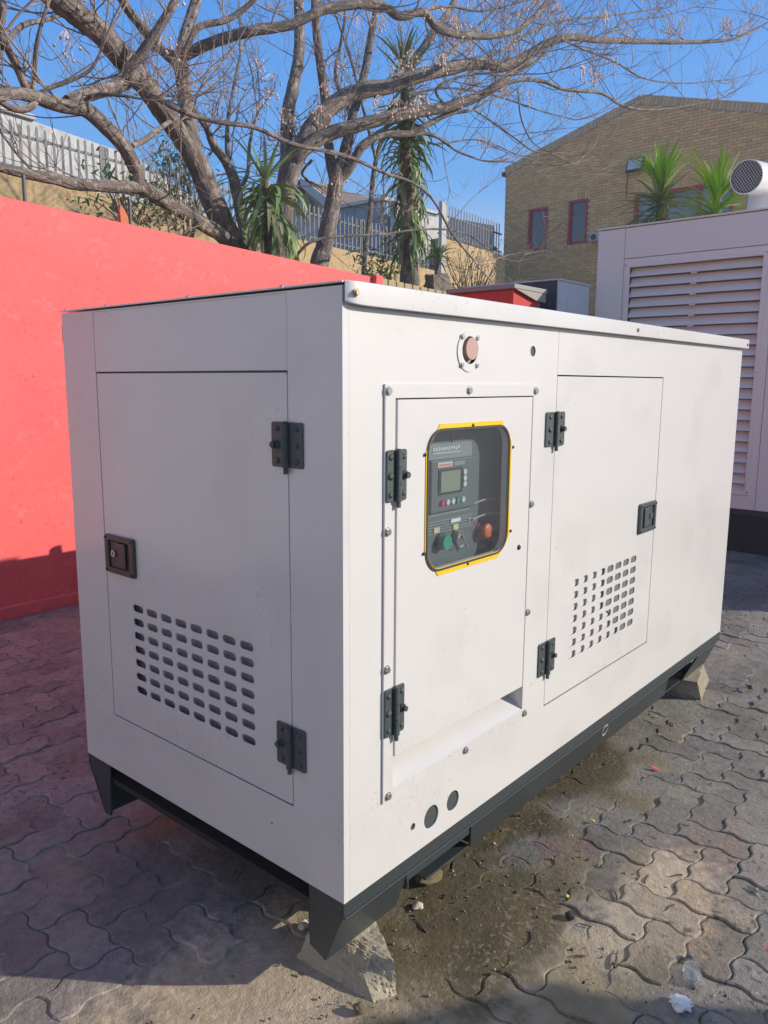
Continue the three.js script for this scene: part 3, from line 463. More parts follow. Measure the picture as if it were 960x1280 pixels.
  for (const [x, y, r] of [[.335, .071, .029], [.432, .075, .026], [.257, .078, .0085], [.776, 1.287, .013]]) part('grommet', cyl(r, r, .004, 28).rotateX(Math.PI / 2).translate(x, y, -.006), std([.055, .065, .065], .6), g);
  // --- roof sheet, bowed front lip, bolts
  part('roof', box(-.004, L + .014, H + .0048, H + .0085, -W - .003, .0035), M.white, g);
  { const n = 40, pos = [], idx = [], uv = []; for (let i = 0; i <= n; i++) { const u = i / n, x = .001 + (L + .021) * (u < .25 ? u * u * 1.5 : .09375 + (u - .25) * 1.20833), bow = .005 + .016 * (1 - Math.exp(-x / .012)), yb = 1.3615 - .0075 * (1 - Math.exp(-x / .014)) + .007 * (x / L), yt = H + .0088; for (const [y, z] of [[yb + .002, bow - .014], [yb, bow - .002], [yb + .003, bow], [yt - .0025, bow], [yt, bow - .0025], [yt, -.004]]) { pos.push(x, y, z); uv.push(x, y); } } for (let i = 0; i < n; i++) for (let k = 0; k < 5; k++) { const a = i * 6 + k, b = a + 6; idx.push(a, b, a + 1, a + 1, b, b + 1); } part('roof_lip', meshFrom(pos, idx, uv), M.white, g); }
  for (const [x, m] of [[.021, M.brass], [1.44, M.brass], [2.69, M.brass]]) piece('bolt', gBolt, m, g, V(x, 1.379, .0205), null, .7);
  for (const z of [-.906, -.527, -.186, -1.13]) piece('bolt', gDome, M.steel, g, V(.004, H + .0092, z), [-Math.PI / 2, 0, 0], .8);
  // --- rear and far sides, inner casing
  part('rear_panel', box(.0215, L - .0215, 0, H, -W, -W + .018), M.white, g); part('far_panel', box(L - .02, L - .001, 0, H, -W + .0005, -.0215), M.white, g);
  part('inner_casing', [box(.12, L - .03, .005, .04, -W + .03, -.03), box(.16, L - .1, .06, H - .04, -W + .06, -.13)], M.gap, g);
  part('rear_hinge', [cyl(.008, .008, .05, 10).translate(.012, 1.335, -W - .008), rbox(.004, .06, 1.31, 1.36, -W - .006, -W - .0005, .001)], M.hinge, g);
  // --- base frame: upright strip, plates leaning inward, fork pockets, cross members
  const IN = .062, YB = -.18, YS = -.036;
  const lean = (x0, x1, xb0, xb1, front) => { const z0 = front ? -.003 : -W + .003, z1 = front ? -IN : -W + .085, t = front ? -.008 : .008, yb = YB; const p = [x0, YS, z0, x1, YS, z0, xb1, yb, z1, xb0, yb, z1]; const q = p.map((v, i) => i % 3 === 2 ? v + t : v); const f = front ? [0, 3, 2, 0, 2, 1] : [0, 1, 2, 0, 2, 3], r = front ? [4, 5, 6, 4, 6, 7] : [4, 6, 5, 4, 7, 6]; const s = []; for (let k = 0; k < 4; k++) { const a = k, b = (k + 1) % 4; s.push(a, b, b + 4, a, b + 4, a + 4); } const gg = meshFrom([...p, ...q], [...f, ...r, ...s], [...p].reduce((u, v, i) => (i % 3 === 2 ? u : (u.push(v), u)), []).concat([...q].reduce((u, v, i) => (i % 3 === 2 ? u : (u.push(v), u)), []))); const nn = gg.toNonIndexed(); nn.computeVertexNormals(); return nn; };
  for (const front of [true, false]) {
    const z0 = front ? -.008 : -W - .0005 + .001, z1 = front ? -.0005 : -W + .008;
    const bm = part('base_beam', box(.001, L - .002, YS, -.0012, z0, z1), M.frame, g); if (front) part('ledge', rbox(.001, L - .002, YS - .005, YS - .0005, -.012, .0042, .0015), M.frame, bm);
    for (const [a, b, c, d] of [[.001, .245, .001, .268], [.53, 2.035, .62, 2.16], [2.45, L - .002, 2.36, L - .002]]) part('skid_plate', lean(a, b, c, d, front), M.frame, bm);
  }
  part('base_lip', box(.25, .535, -.078, YS - .0055, -.020, -.013), M.frame, g);
  for (const x of [[.40, .615], [2.165, 2.36]]) part('pocket_tray', rbox(x[0], x[1], YB + .002, YB + .008, -W + .1, -IN - .002, .001), M.frame, g);
  part('light_stop', box(.03, 2.66, YB + .01, YS - .007, -.15, -.145), M.black, g);  // black plate added so no sun leaks through under the base
  for (const x of [.33, .622, 2.158, 2.40]) part('pocket_wall', box(x, x + .006, YB + .009, YS - .006, -W + .11, -IN - .012), M.frame, g);
  part('base_floor', box(.01, L - .01, YS - .03, YS - .012, -W + .02, -.02), M.black, g);
  for (const x of [[.001, .012], [L - .012, L - .002]]) { part('end_plate', plateZ(poly([[-.118, -.0015], [-.0085, -.0015], [-.0115, YS], [-IN - .008, YB], [-.118, YB + .016]]), .006, 0, 0).rotateY(-Math.PI / 2).translate(x[0] + .001, 0, 0), M.frame, g); part('end_plate', plateZ(poly([[-W + .0085, -.0015], [-W + .13, -.0015], [-W + .118, YB], [-W + .095, YB], [-W + .012, YS]]), .006, 0, 0).rotateY(-Math.PI / 2).translate(x[0] + .001, 0, 0), M.frame, g); }
  part('cross_member', [box(.05, .07, YS - .05, -.001, -W + .15, -.12), box(L - .07, L - .05, YS - .05, -.001, -W + .15, -.12)], M.frame, g);
  part('drain_ring', new THREE.TorusGeometry(.021, .0022, 8, 28).rotateX(.2).translate(1.408, -.066, -.0045), std([.38, .39, .39], .5), g);
  { const p = V(-.0025, .11, -.245); piece('scratch', new THREE.BoxGeometry(.001, .004, .003), M.gap, g, p); }
}

// ---------------------------------------------------------------- other canopies in the yard
{
  M.pink = phy([.94, .80, .68], .45, { clearcoat: .3, clearcoatRoughness: .3, bumpMap: rep(T.wave, 1), bumpScale: .003 });  // white canopy; the pink of the wall bounce is put into this paint
  const X = 5.9, z0 = -2.29, z1 = 2.36, y0 = .13, y1 = 2.6;
  const g = thing('large_generator', 'big white generator canopy, red bounce tinted into its paint, with a tall louvre at the right edge', 'generator', V(X + 1.1, G, 0));
  const P = (a, b, c, d) => poly([[a, c], [b, c], [b, d], [a, d]]);
  const lo = P(-2.027, -.735, y0, 2.325); lo.holes.push(poly([[-1.985, .275], [-.815, .275], [-.815, 2.255], [-1.985, 2.255]], THREE.Path));
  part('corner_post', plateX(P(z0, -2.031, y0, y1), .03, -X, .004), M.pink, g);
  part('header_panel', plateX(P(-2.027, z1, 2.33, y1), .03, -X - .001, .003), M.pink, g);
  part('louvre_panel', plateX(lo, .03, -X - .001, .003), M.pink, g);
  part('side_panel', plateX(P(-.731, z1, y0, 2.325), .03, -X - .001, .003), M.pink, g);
  const fo = P(-2.005, -.79, .255, 2.285); fo.holes.push(poly([[-1.965, .29], [-.825, .29], [-.825, 2.245], [-1.965, 2.245]], THREE.Path));
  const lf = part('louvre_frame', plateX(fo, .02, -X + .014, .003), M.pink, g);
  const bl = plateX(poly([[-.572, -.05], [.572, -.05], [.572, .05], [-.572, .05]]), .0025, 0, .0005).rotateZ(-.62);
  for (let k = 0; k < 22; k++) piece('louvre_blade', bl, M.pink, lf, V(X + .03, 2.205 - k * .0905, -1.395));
  for (let k = 0; k < 21; k++) piece('blade_clip', new THREE.BoxGeometry(.012, .012, .05), M.pink, lf, V(X + .004, 2.155 - k * .0905, -1.385));
  part('inner_casing', box(X + .085, X + 2, y0 + .05, y1 - .05, z0 + .06, z1 - .06), std([.30, .27, .26], .9), g);
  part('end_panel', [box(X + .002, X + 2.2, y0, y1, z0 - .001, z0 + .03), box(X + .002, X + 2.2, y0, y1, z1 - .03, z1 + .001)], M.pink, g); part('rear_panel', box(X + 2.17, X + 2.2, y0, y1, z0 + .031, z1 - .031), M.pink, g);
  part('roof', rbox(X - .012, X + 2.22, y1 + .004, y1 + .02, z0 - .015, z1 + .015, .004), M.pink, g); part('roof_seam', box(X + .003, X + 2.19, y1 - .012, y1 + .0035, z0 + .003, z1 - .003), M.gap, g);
  const sk = part('skid', [box(X + .05, X + .2, G + .005, y0 - .001, z0 + .03, z1 - .03), box(X + 2.0, X + 2.15, G + .005, y0 - .001, z0 + .03, z1 - .03), box(X + .2, X + 2.0, G + .06, y0 - .001, z0 + .06, z0 + .16)], std([.02, .022, .026], .6), g); part('skid_rail', box(X + .03, X + .05, y0 - .05, y0 - .001, z0 + .02, z1 - .02), M.frame, sk);
  for (const [z, y] of [[-2.0, 2.27], [-.8, 2.27], [-.8, .28], [-.8, 1.3]]) piece('bolt', cyl(.008, .008, .008, 6).rotateZ(Math.PI / 2), M.steel, lf, V(X - .018, y, z));
  // exhaust elbow with mesh
  const O = atX(933, 221, 6.42), A = V(-.965, -.11, -.09).normalize(), E = O.clone().addScaledVector(A, -.44), r = .142;
  const ex = thing('exhaust_stack', 'white exhaust elbow with a mesh guard on the pink-tinted canopy roof', 'exhaust', V(E.x, y1 + .02, E.z));
  const path = [O, O.clone().addScaledVector(A, -.2), E.clone().addScaledVector(A, .1).add(V(0, -.012, 0)), E.clone().addScaledVector(A, -.02).add(V(0, -.1, 0)), V(E.x, E.y - .26, E.z), V(E.x, y1 + .02, E.z)];
  const cu = new THREE.CatmullRomCurve3(path, false, 'centripetal'); const outer = new THREE.TubeGeometry(cu, 40, r, 28), inner = new THREE.TubeGeometry(cu, 12, r - .006, 24);
  const exM = phy([.72, .71, .68], .35, { clearcoat: .4, side: THREE.DoubleSide }); part('pipe', outer, exM, ex); part('liner', inner, std([.13, .13, .14], .8, { side: THREE.DoubleSide }), ex);
  const Q = new THREE.Quaternion().setFromUnitVectors(V(0, 0, 1), A), put = (gg) => gg.applyQuaternion(Q).translate(O.x, O.y, O.z);
  part('rim', put(new THREE.TorusGeometry(r - .003, .005, 8, 32)), exM, ex);
  const wires = []; for (let k = -6; k <= 6; k++) { const d = k * .021, h = Math.sqrt(Math.max(0, (r - .008) ** 2 - d * d)); if (h < .02) continue; wires.push(put(box(-h, h, -.0022, .0022, -.002, .002).translate(0, d, -.012).rotateZ(.7)), put(box(-h, h, -.0022, .0022, -.002, .002).translate(0, d, -.016).rotateZ(.7 + Math.PI / 2))); }
  part('mesh_guard', wires, std([.52, .51, .49], .5), ex);
  part('flange', cyl(.21, .21, .02, 28).translate(E.x, y1 + .031, E.z), exM, ex);

  // red cabinet and grey canopy between the generator and the brick building
  M.redCab = phy([.55, .035, .03], .4, { clearcoat: .3, clearcoatRoughness: .3 });
  const rc = thing('red_generator', 'small red canopy with a grey sheet roof behind the white generator', 'generator', V(4.8, G, -2.7));
  part('side_panel', plateX(P(-2.986, -2.392, .02, 1.964), .02, -4.58, .003), M.redCab, rc); part('front_panel', plateZ(poly([[4.584, .02], [5.024, .02], [5.024, 1.964], [4.584, 1.964]]), .02, -2.387, .004), M.redCab, rc);
  part('casing', box(4.601, 5.024, .0, 1.955, -3.0, -2.417), M.redCab, rc); part('corner_trim', rbox(4.573, 4.585, .02, 1.964, -2.4, -2.383, .003), M.redCab, rc);
  const gs = std([.30, .285, .26], .6); part('roof', rbox(4.526, 5.077, 1.966, 2.004, -3.04, -2.346, .006), gs, rc); part('roof_valance', plateZ(poly([[4.544, 1.968], [5.06, 1.968], [5.06, 1.89], [4.9, 1.895]]), .012, -2.352, .002), gs, rc);
  part('skid', box(4.606, 5.015, G + .003, -.001, -2.97, -2.435), M.black, rc); part('handle', new THREE.TorusGeometry(.028, .008, 8, 16).translate(4.70, 1.80, -2.375), M.black, rc);
  M.greyPaint = phy([.62, .63, .64], .4, { clearcoat: .3, clearcoatRoughness: .3 });
  const gg = thing('grey_generator', 'light grey generator canopy with small slots next to the red one', 'generator', V(5.6, G, -2.8));
  const yG = 2.10, xg = 5.256, zg = -2.335;
  const gf = poly([[xg + .002, .1], [xg + .6, .1], [xg + .6, yG], [xg + .002, yG]]), slots = (q) => { for (let k = 0; k < 6; k++) q.holes.push(rrect(xg + .37 + k * .027, xg + .385 + k * .027, 1.775, 1.825, .006, THREE.Path)); return q; };
  part('front_panel', plateZ(slots(gf), .02, zg, .003), M.greyPaint, gg); part('door_panel', plateZ(slots(poly([[xg + .16, .4], [xg + .57, .4], [xg + .57, 1.96], [xg + .16, 1.96]])), .008, zg + .0085, .002), M.greyPaint, gg);
  const shadedEnd = std([.05, .055, .075], .5); part('end_panel', box(xg, xg + .02, .1, yG, zg - 1, zg - .021), shadedEnd, gg); part('casing', box(xg + .021, xg + .6, .1, yG - .03, zg - 1, zg - .06), M.gap, gg); part('roof', rbox(xg - .01, xg + .61, yG + .001, yG + .016, zg - 1.02, zg + .012, .003), M.greyPaint, gg); part('skid', box(xg + .03, xg + .58, G + .003, .099, zg - .97, zg - .05), M.black, gg);  // shade on the end face is put into its dark colour

  // low tank added unseen behind the white generator; its shadow closes the wall strip
  const tk = thing('added_shadow_box', 'low unseen added tank on the ground behind the white generator', 'shadow_box', V(2.4, G, -2.2));
  part('body', rbox(1.75, 3.1, G + .08, .70, -2.5, -1.9, .01), M.redCab, tk); part('skid', [box(1.8, 3.05, G + .002, G + .079, -2.46, -2.4), box(1.8, 3.05, G + .002, G + .079, -2.0, -1.94)], M.black, tk); part('spot_lug', [cyl(.035, .04, .07, 16).translate(2.05, .735, -2.42)], M.steel, tk);  // body and lug added only for their shadows on the red wall

  // second white generator to the right of the photographer
  const c = gens.main.clone(); c.name = numbered('generator'); const th = 57.3 * Math.PI / 180, xl = V(Math.cos(th), 0, -Math.sin(th)), zl = V(Math.sin(th), 0, Math.cos(th));
  c.position.copy(V(2.575, G, 3.553).addScaledVector(xl, -1.345).addScaledVector(zl, -.5745)); c.rotation.y = th; c.userData.label = 'second white generator outside the picture, its shadow falling in at lower right'; scene.add(c);
}

// ---------------------------------------------------------------- broken concrete blocks under the skid, litter
M.concrete = std([.80, .69, .50], .95, { map: rep(T.grain, 3), bumpMap: rep(T.fine, 6), bumpScale: .012 });
function roughHex(c, n, amp, f, seed) { // eight corners: bottom 0-3, top 4-7
  const faces = [[0, 1, 5, 4], [1, 2, 6, 5], [2, 3, 7, 6], [3, 0, 4, 7], [4, 5, 6, 7], [3, 2, 1, 0]], pos = [], idx = [], uv = [], ctr = c.reduce((a, p) => a.add(p.clone().multiplyScalar(1 / 8)), V(0, 0, 0));
  for (const q of faces) { const b0 = pos.length / 3; for (let j = 0; j <= n; j++) for (let i = 0; i <= n; i++) { const u = i / n, v = j / n, p = c[q[0]].clone().multiplyScalar((1 - u) * (1 - v)).addScaledVector(c[q[1]], u * (1 - v)).addScaledVector(c[q[2]], u * v).addScaledVector(c[q[3]], (1 - u) * v); const d = p.clone().sub(ctr); const n3 = (k) => fbm(p.x * k + seed, p.y * k + 3, 3) + fbm(p.y * k + 17, p.z * k + seed, 3) + fbm(p.z * k + 31, p.x * k + 9, 3) - 1.5; const nn = n3(f) * 1.5 - 1.1 * sm(.12, .4, n3(f * 4)); p.addScaledVector(d.normalize(), nn * amp); pos.push(p.x, p.y, p.z); uv.push(p.x * 3 + p.y, p.z * 3 + p.y * 2); }
    for (let j = 0; j < n; j++) for (let i = 0; i < n; i++) { const a = b0 + j * (n + 1) + i, b = a + n + 1; idx.push(a, a + 1, b, a + 1, b + 1, b); } }
  return meshFrom(pos, idx, uv);
}
M.rubble = std([.90, .78, .56], .95, { bumpMap: rep(T.fine, 6), bumpScale: .01 });
solo('concrete_chunk', roughHex([V(.046, G - .004, .056), V(.104, G - .004, .076), V(.25, G - .004, -.13), V(.03, G - .004, -.20), V(.088, -.194, -.050), V(.116, -.190, .056), V(.19, -.181, -.07), V(.05, -.184, -.17)], 40, .0045, 55, 3), M.rubble, 'broken pitted concrete chunk under the near corner of the white generator', 'concrete block', V(.1, G, -.04));
solo('concrete_chunk', roughHex([V(2.41, G - .004, .024), V(2.70, G - .004, -.035), V(2.66, G - .004, -.24), V(2.36, G - .004, -.20), V(2.40, -.176, -.0), V(2.66, -.172, -.055), V(2.63, -.184, -.2), V(2.38, -.184, -.18)], 16, .008, 16, 9), M.concrete, 'smooth sandy concrete block under the far corner of the white generator', 'concrete block', V(2.5, G, -.1));
solo('support_brick', roughHex([V(.62, G - .004, -.985), V(.84, G - .004, -.985), V(.84, G - .004, -1.08), V(.62, G - .004, -1.08), V(.62, -.184, -.985), V(.84, -.184, -.985), V(.84, -.184, -1.08), V(.62, -.184, -1.08)], 8, .003, 16, 5), std([.30, .075, .055], .9), 'red brick in deep shade under the rear skid of the white generator', 'brick', V(.73, G, -1.03));
{
  const stone = (r, seed, sq = .7) => { const g = new THREE.IcosahedronGeometry(r, 2), p = g.attributes.position; for (let i = 0; i < p.count; i++) { const v = V(p.getX(i), p.getY(i), p.getZ(i)), k = 1 + (fbm(v.x / r * 1.4 + seed + v.y / r, v.z / r * 1.4 + seed - v.y / r, 2) - .5) * .9; p.setXYZ(i, v.x * k, v.y * k * sq, v.z * k); } g.computeVertexNormals(); return g; };
  const rockM = std([.36, .28, .16], .95, { bumpMap: rep(T.fine, 2), bumpScale: .006 }), pale = std([.62, .54, .42], .95), dark = std([.03, .028, .025], .9), put = (g, x, z, dy = .004) => g.translate(x, G + dy, z);
  solo('stone', put(stone(.042, 3, .45), .505, -.125, .012), rockM, 'flat ochre stone beside the fork pocket of the white generator', 'stone', V(.505, G, -.125));
  solo('stone', put(stone(.015, 7, .5), .381, -.076, .008), pale, 'pale stone chip near the front skid plate', 'stone', V(.381, G, -.076));
  solo('stone', put(stone(.014, 9, .8), .006, .044, .009), rockM, 'small tan pebble at the foot of the near concrete chunk', 'stone', V(.006, G, .044));
  solo('stone', put(stone(.016, 12, .8), .117, -.262, .01), pale, 'pale lump in place of a sunlit patch of ground beneath the near corner', 'stone', V(.117, G, -.262));  // pale stone stands in for sunlight reaching the ground here
  solo('stone', put(stone(.013, 15, .7), .625, .268, .008), dark, 'black lump of grit on the sandy patch at lower right', 'stone', V(.625, G, .268));
  const crumple = (r, seed, n = 3) => { const g = new THREE.IcosahedronGeometry(r, n), p = g.attributes.position; for (let i = 0; i < p.count; i++) { const v = V(p.getX(i), p.getY(i), p.getZ(i)), k = .65 + .7 * Math.abs(fbm(v.x / r * 2.2 + seed + v.y / r * 1.3, v.z / r * 2.2 + seed - v.y / r, 2) - .5) * 2 + .25 * hash(Math.round(v.x * 9e3), Math.round(v.z * 9e3 + v.y * 7e3)); p.setXYZ(i, v.x * k, v.y * k * .6, v.z * k); } const q = g.index ? g.toNonIndexed() : g; q.computeVertexNormals(); return q; };
  solo('crumpled_paper', put(crumple(.024, 4), .513, .612, .012), std([.72, .73, .74], .6), 'crumpled white scrap of paper at the bottom edge', 'paper', V(.513, G, .612));
  { // squashed clear plastic bottle
    const g = new THREE.LatheGeometry([[0, 0], [.02, .001], [.021, .05], [.017, .066], [.008, .08], [.0075, .088]].map((p) => new THREE.Vector2(...p)), 20), p = g.attributes.position; for (let i = 0; i < p.count; i++) { const y = p.getY(i), k = (fbm(y * 90, p.getX(i) * 160, 2) - .5); p.setXYZ(i, p.getX(i) * (1.2 - y * 3), y, p.getZ(i) * .42 + k * .009); } g.computeVertexNormals();
    const b = thing('plastic_bottle', 'small squashed clear plastic bottle lying on the paving', 'bottle', V(.62, G, .63)), xf = (q) => q.rotateX(-Math.PI / 2).rotateY(-1.15).translate(.595, G + .0115, .612);
    part('body', xf(g), phy([.80, .81, .81], .08, { transmission: .88, thickness: 0, side: THREE.DoubleSide }), b); part('cap', xf(cyl(.0085, .0085, .012, 16).translate(0, .093, 0)), std([.15, .13, .12], .5), b);
  }
  const scrap = (w, h, seed) => { const g = new THREE.PlaneGeometry(w, h, 4, 3).rotateX(-Math.PI / 2), p = g.attributes.position; for (let i = 0; i < p.count; i++) p.setY(i, Math.abs(fbm(p.getX(i) * 120 + seed, p.getZ(i) * 120, 2) - .3) * .016); g.computeVertexNormals(); return g; };
  for (const [x, z, w, h, c, l] of [[1.612, .121, .03, .016, [.65, .13, .12], 'red wrapper scrap on the paving right of the oil stain'], [.842, .714, .016, .012, [.75, .08, .06], 'tiny red scrap at the lower right corner'], [1.113, .1, .018, .014, [.6, .42, .08], 'yellow leaf scrap near the cracked patch'], [.70, .22, .011, .009, [.6, .45, .1], 'tiny yellow scrap on the sandy patch']]) solo('litter_scrap', scrap(w, h, x * 9).rotateY(x * 7).translate(x, G + .003, z), std(c, .7, { side: THREE.DoubleSide }), l, 'litter', V(x, G, z));
  solo('dead_leaf', [scrap(.07, .022, 1).rotateY(.5).translate(2.69, G + .01, .154), scrap(.035, .02, 4).rotateY(-.8).translate(2.67, G + .012, .15)], dark, 'black dead leaf right of the far concrete block', 'leaf', V(2.69, G, .154));
  solo('dead_leaf', [scrap(.05, .012, 5).rotateY(.2).translate(1.735, G + .008, .005)], dark, 'dark leaf scrap on the paving beyond the oil stain', 'leaf', V(1.735, G, .005));
  solo('dead_leaf', [scrap(.045, .013, 2).rotateY(1.2).translate(1.07, G + .008, .62), scrap(.02, .012, 7).translate(1.08, G + .008, .63)], std([.3, .27, .24], .8, { side: THREE.DoubleSide }), 'curled grey leaf scrap near the right edge', 'leaf', V(1.07, G, .62));
  const rs = rng(77), st = [[.325, -.02, .055, 1.2], [.56, .43, .07, .3], [.50, .35, .045, 2.3], [.80, .32, .06, .6], [.93, .36, .05, .15], [.84, .46, .055, 2.9], [1.28, -.13, .06, 2.2], [1.3, -.155, .05, 2.6], [.74, .27, .05, .2], [1.0, .42, .045, 2.5], [.62, .31, .04, 1.9], [2.05, .02, .05, .4]];
  const tw = std([.11, .075, .05], .9), g1 = limb([V(-.5, 0, 0), V(-.1, .05, .03), V(.2, .02, -.02), V(.5, 0, .03)], [.05, .045, .03, .015], 6, 2);
  const where = ['beside the pale stone chip under the skid', 'lying across the sandy patch left of the crumpled paper', 'in the sand just below the olive mud stain', 'to the right of the black lump of grit', 'long and straight, in the middle of the lower right paving', 'just above the squashed plastic bottle', 'on the oil stain near the drain ring', 'crossing another one on the oil stain', 'next to the tiny yellow scrap', 'thin, between the plastic bottle and the right edge', 'short, at the edge of the mud below the yellow scrap', 'farthest away, near the far concrete block'];
  st.forEach(([x, z, l, a], i) => { const m = shadows(new THREE.Mesh(g1, tw)); m.name = numbered('dry_stick'); m.scale.set(l, l, l * (i % 2 ? 1 : -1)); m.rotation.y = a; m.position.set(x, G + .0045, z); scene.add(m); tag(m, 'dry brown stick ' + where[i], 'stick', 'dry sticks scattered on the paving'); });
  { // torn leaf crumbs blown over the yard
    const fg = scrap(1, .45, 3), N = 420, im = new THREE.InstancedMesh(fg, std([1, 1, 1], .85, { side: THREE.DoubleSide }), N), d = new THREE.Object3D(), r = rng(88);
    for (let k = 0; k < N; k++) { d.position.set(rr(-.5, 3.2, r), G + .004, rr(-.25, 1.1, r)); d.rotation.set(rr(-.2, .2, r), r() * 6.3, rr(-.2, .2, r)); const q = .004 + .017 * Math.pow(r(), 3); d.scale.set(q, q * 1.5, q * rr(.5, 1.3, r)); d.updateMatrix(); im.setMatrixAt(k, d.matrix); const t = r(), c = t < .45 ? [.05, .042, .034] : t < .8 ? [.16, .11, .06] : [.42, .34, .2]; im.setColorAt(k, col(...c)); }
    im.name = 'leaf_litter'; im.userData.kind = 'stuff'; im.userData.label = 'torn leaf crumbs blown over the paving'; shadows(im); scene.add(im);
  }
  const gg = stone(.5, 5, .75), N = 1500, im = new THREE.InstancedMesh(new THREE.IcosahedronGeometry(.5, 1), std([1, 1, 1], .95), N), d = new THREE.Object3D(); let k = 0;
  while (k < N) { const x = rr(-.5, 2.9, rs), z = rr(-.3, 1.0, rs), w = mudAt(x, z) + .25 + (fbm(x * 8 + 50, z * 8, 2) - .5) * 1.2; if (rs() > sm(-.1, .9, w) * .9 + .05) continue; const s = Math.pow(rs(), 4) * .0085 + .0018; d.position.set(x, G + .0015 + sm(-.05, .45, mudAt(x, z)) * .003, z); d.rotation.set(rs() * 6, rs() * 6, rs() * 6); d.scale.set(s, s * rr(.5, .9, rs), s * rr(.7, 1.3, rs)); d.updateMatrix(); im.setMatrixAt(k, d.matrix); const t = rs(); const b = t < .25 ? .05 : t < .85 ? .2 : .42; im.setColorAt(k, col(b * 1.05, b * .93, b * .78)); k++; }
  im.name = 'gravel'; im.userData.kind = 'stuff'; im.userData.label = 'loose grit and crumbs over the muddy paving'; shadows(im); scene.add(im);
}

// ---------------------------------------------------------------- bare trees on the bank
const berryG = [0, 1, 2].map((s) => { const r = rng(40 + s), o = []; for (let k = 0; k < 9; k++) { const p = V(rr(-.08, .08, r), -rr(.02, .15, r), rr(-.08, .08, r)); o.push(new THREE.IcosahedronGeometry(.0088, 1).translate(p.x, p.y, p.z), limb([V(0, 0, 0), V(p.x * .5, p.y * .3, p.z * .5), p], [.0016, .0012], 3, 1)); } return merge(o); });
function twigSet(starts, seed, depth = 2) { // fine branching wood grown from limb points
  const r = rng(seed), out = [], tips = [];
  const grow = (p, d, len, rad, lvl) => {
    const n = 5, pts = [p.clone()], dir = d.clone(); const cur = V(rr(-.25, .25, r), rr(.02, .3, r), rr(-.25, .25, r));
    for (let i = 0; i < n; i++) { dir.addScaledVector(cur, .35).add(V(rr(-.2, .2, r), rr(-.16, .2, r), rr(-.2, .2, r))).normalize(); pts.push(pts[i].clone().addScaledVector(dir, len / n)); }
    out.push(limb(pts, [rad, rad * .75, rad * .4], lvl > 1 ? 5 : 4, lvl > 1 ? 2 : 1));
    if (lvl > 0) { const c = lvl > 1 ? 3 + Math.floor(r() * 3) : 2 + Math.floor(r() * 3); for (let k = 0; k < c; k++) { const i = 1 + Math.floor(r() * n), q = pts[i], t = pts[Math.min(n, i)].clone().sub(pts[i - 1]).normalize(); const side = V(rr(-1, 1, r), rr(-.5, 1, r), rr(-1, 1, r)).addScaledVector(t, .7).normalize(); grow(q, side, len * rr(.4, .75, r), rad * .55, lvl - 1); } } else if (r() < .34) tips.push(pts[n]);
  };
  for (const s of starts) grow(s.p, s.d, s.len, s.rad, depth);
  return { geo: out, tips };
}
function tree(name, label, b, limbs, opt) {
  const t = thing(name, label, 'tree', b, null), starts = [], r = rng(opt.seed);
  limbs.forEach((l, i) => {
    const pts = l.p.map((q) => at(q[0], q[1], q[2])); if (l.root) pts.unshift(V(pts[0].x + (l.rx || 0), pts[0].y - .5, pts[0].z));
    part(i === 0 ? 'trunk' : 'limb', limb(pts, l.r.map((q) => q * .82), l.r[0] > .05 ? 12 : 7, 5, l.r[0] > .05 ? .10 : .05, opt.seed + i), M.bark, t);
    const c = new THREE.CatmullRomCurve3(pts, false, 'centripetal'), L = c.getLength(), n = Math.round(L * (l.tw ?? opt.density)), u0 = i === 0 ? .5 : .12;
    for (let k = 0; k < n; k++) { const u = u0 + (1 - u0) * (k + r()) / n, p = c.getPoint(u), tn = c.getTangent(u), d = V(rr(-1, 1, r), rr(-.7, 1, r), rr(-1, 1, r)); d.addScaledVector(tn, -d.dot(tn) + rr(-.1, .9, r)).normalize(); starts.push({ p, d, len: rr(.25, opt.len, r), rad: Math.min(l.r[l.r.length - 1] * .6, rr(.005, .010, r)) }); }
    const e = c.getTangent(1); for (let k = 0; k < 3; k++) starts.push({ p: pts[pts.length - 1], d: e.clone().add(V(rr(-.6, .6, r), rr(-.3, .5, r), rr(-.6, .6, r))).normalize(), len: rr(.5, opt.len * 1.2, r), rad: Math.min(.009, l.r[l.r.length - 1] * .7) });
  });
  const tw = twigSet(starts, opt.seed + 50); part('crown', tw.geo, M.twig, t).userData.label = 'bare twigs of the crown';
  let k = 0; for (const p of tw.tips) { if (k >= opt.berries) break; if (r() < .5) continue; piece('berry_cluster', berryG[k % 3], M.berry, t, p, [0, rr(0, 6, r), 0], rr(.8, 1.6, r)); k++; }
  return t;
}
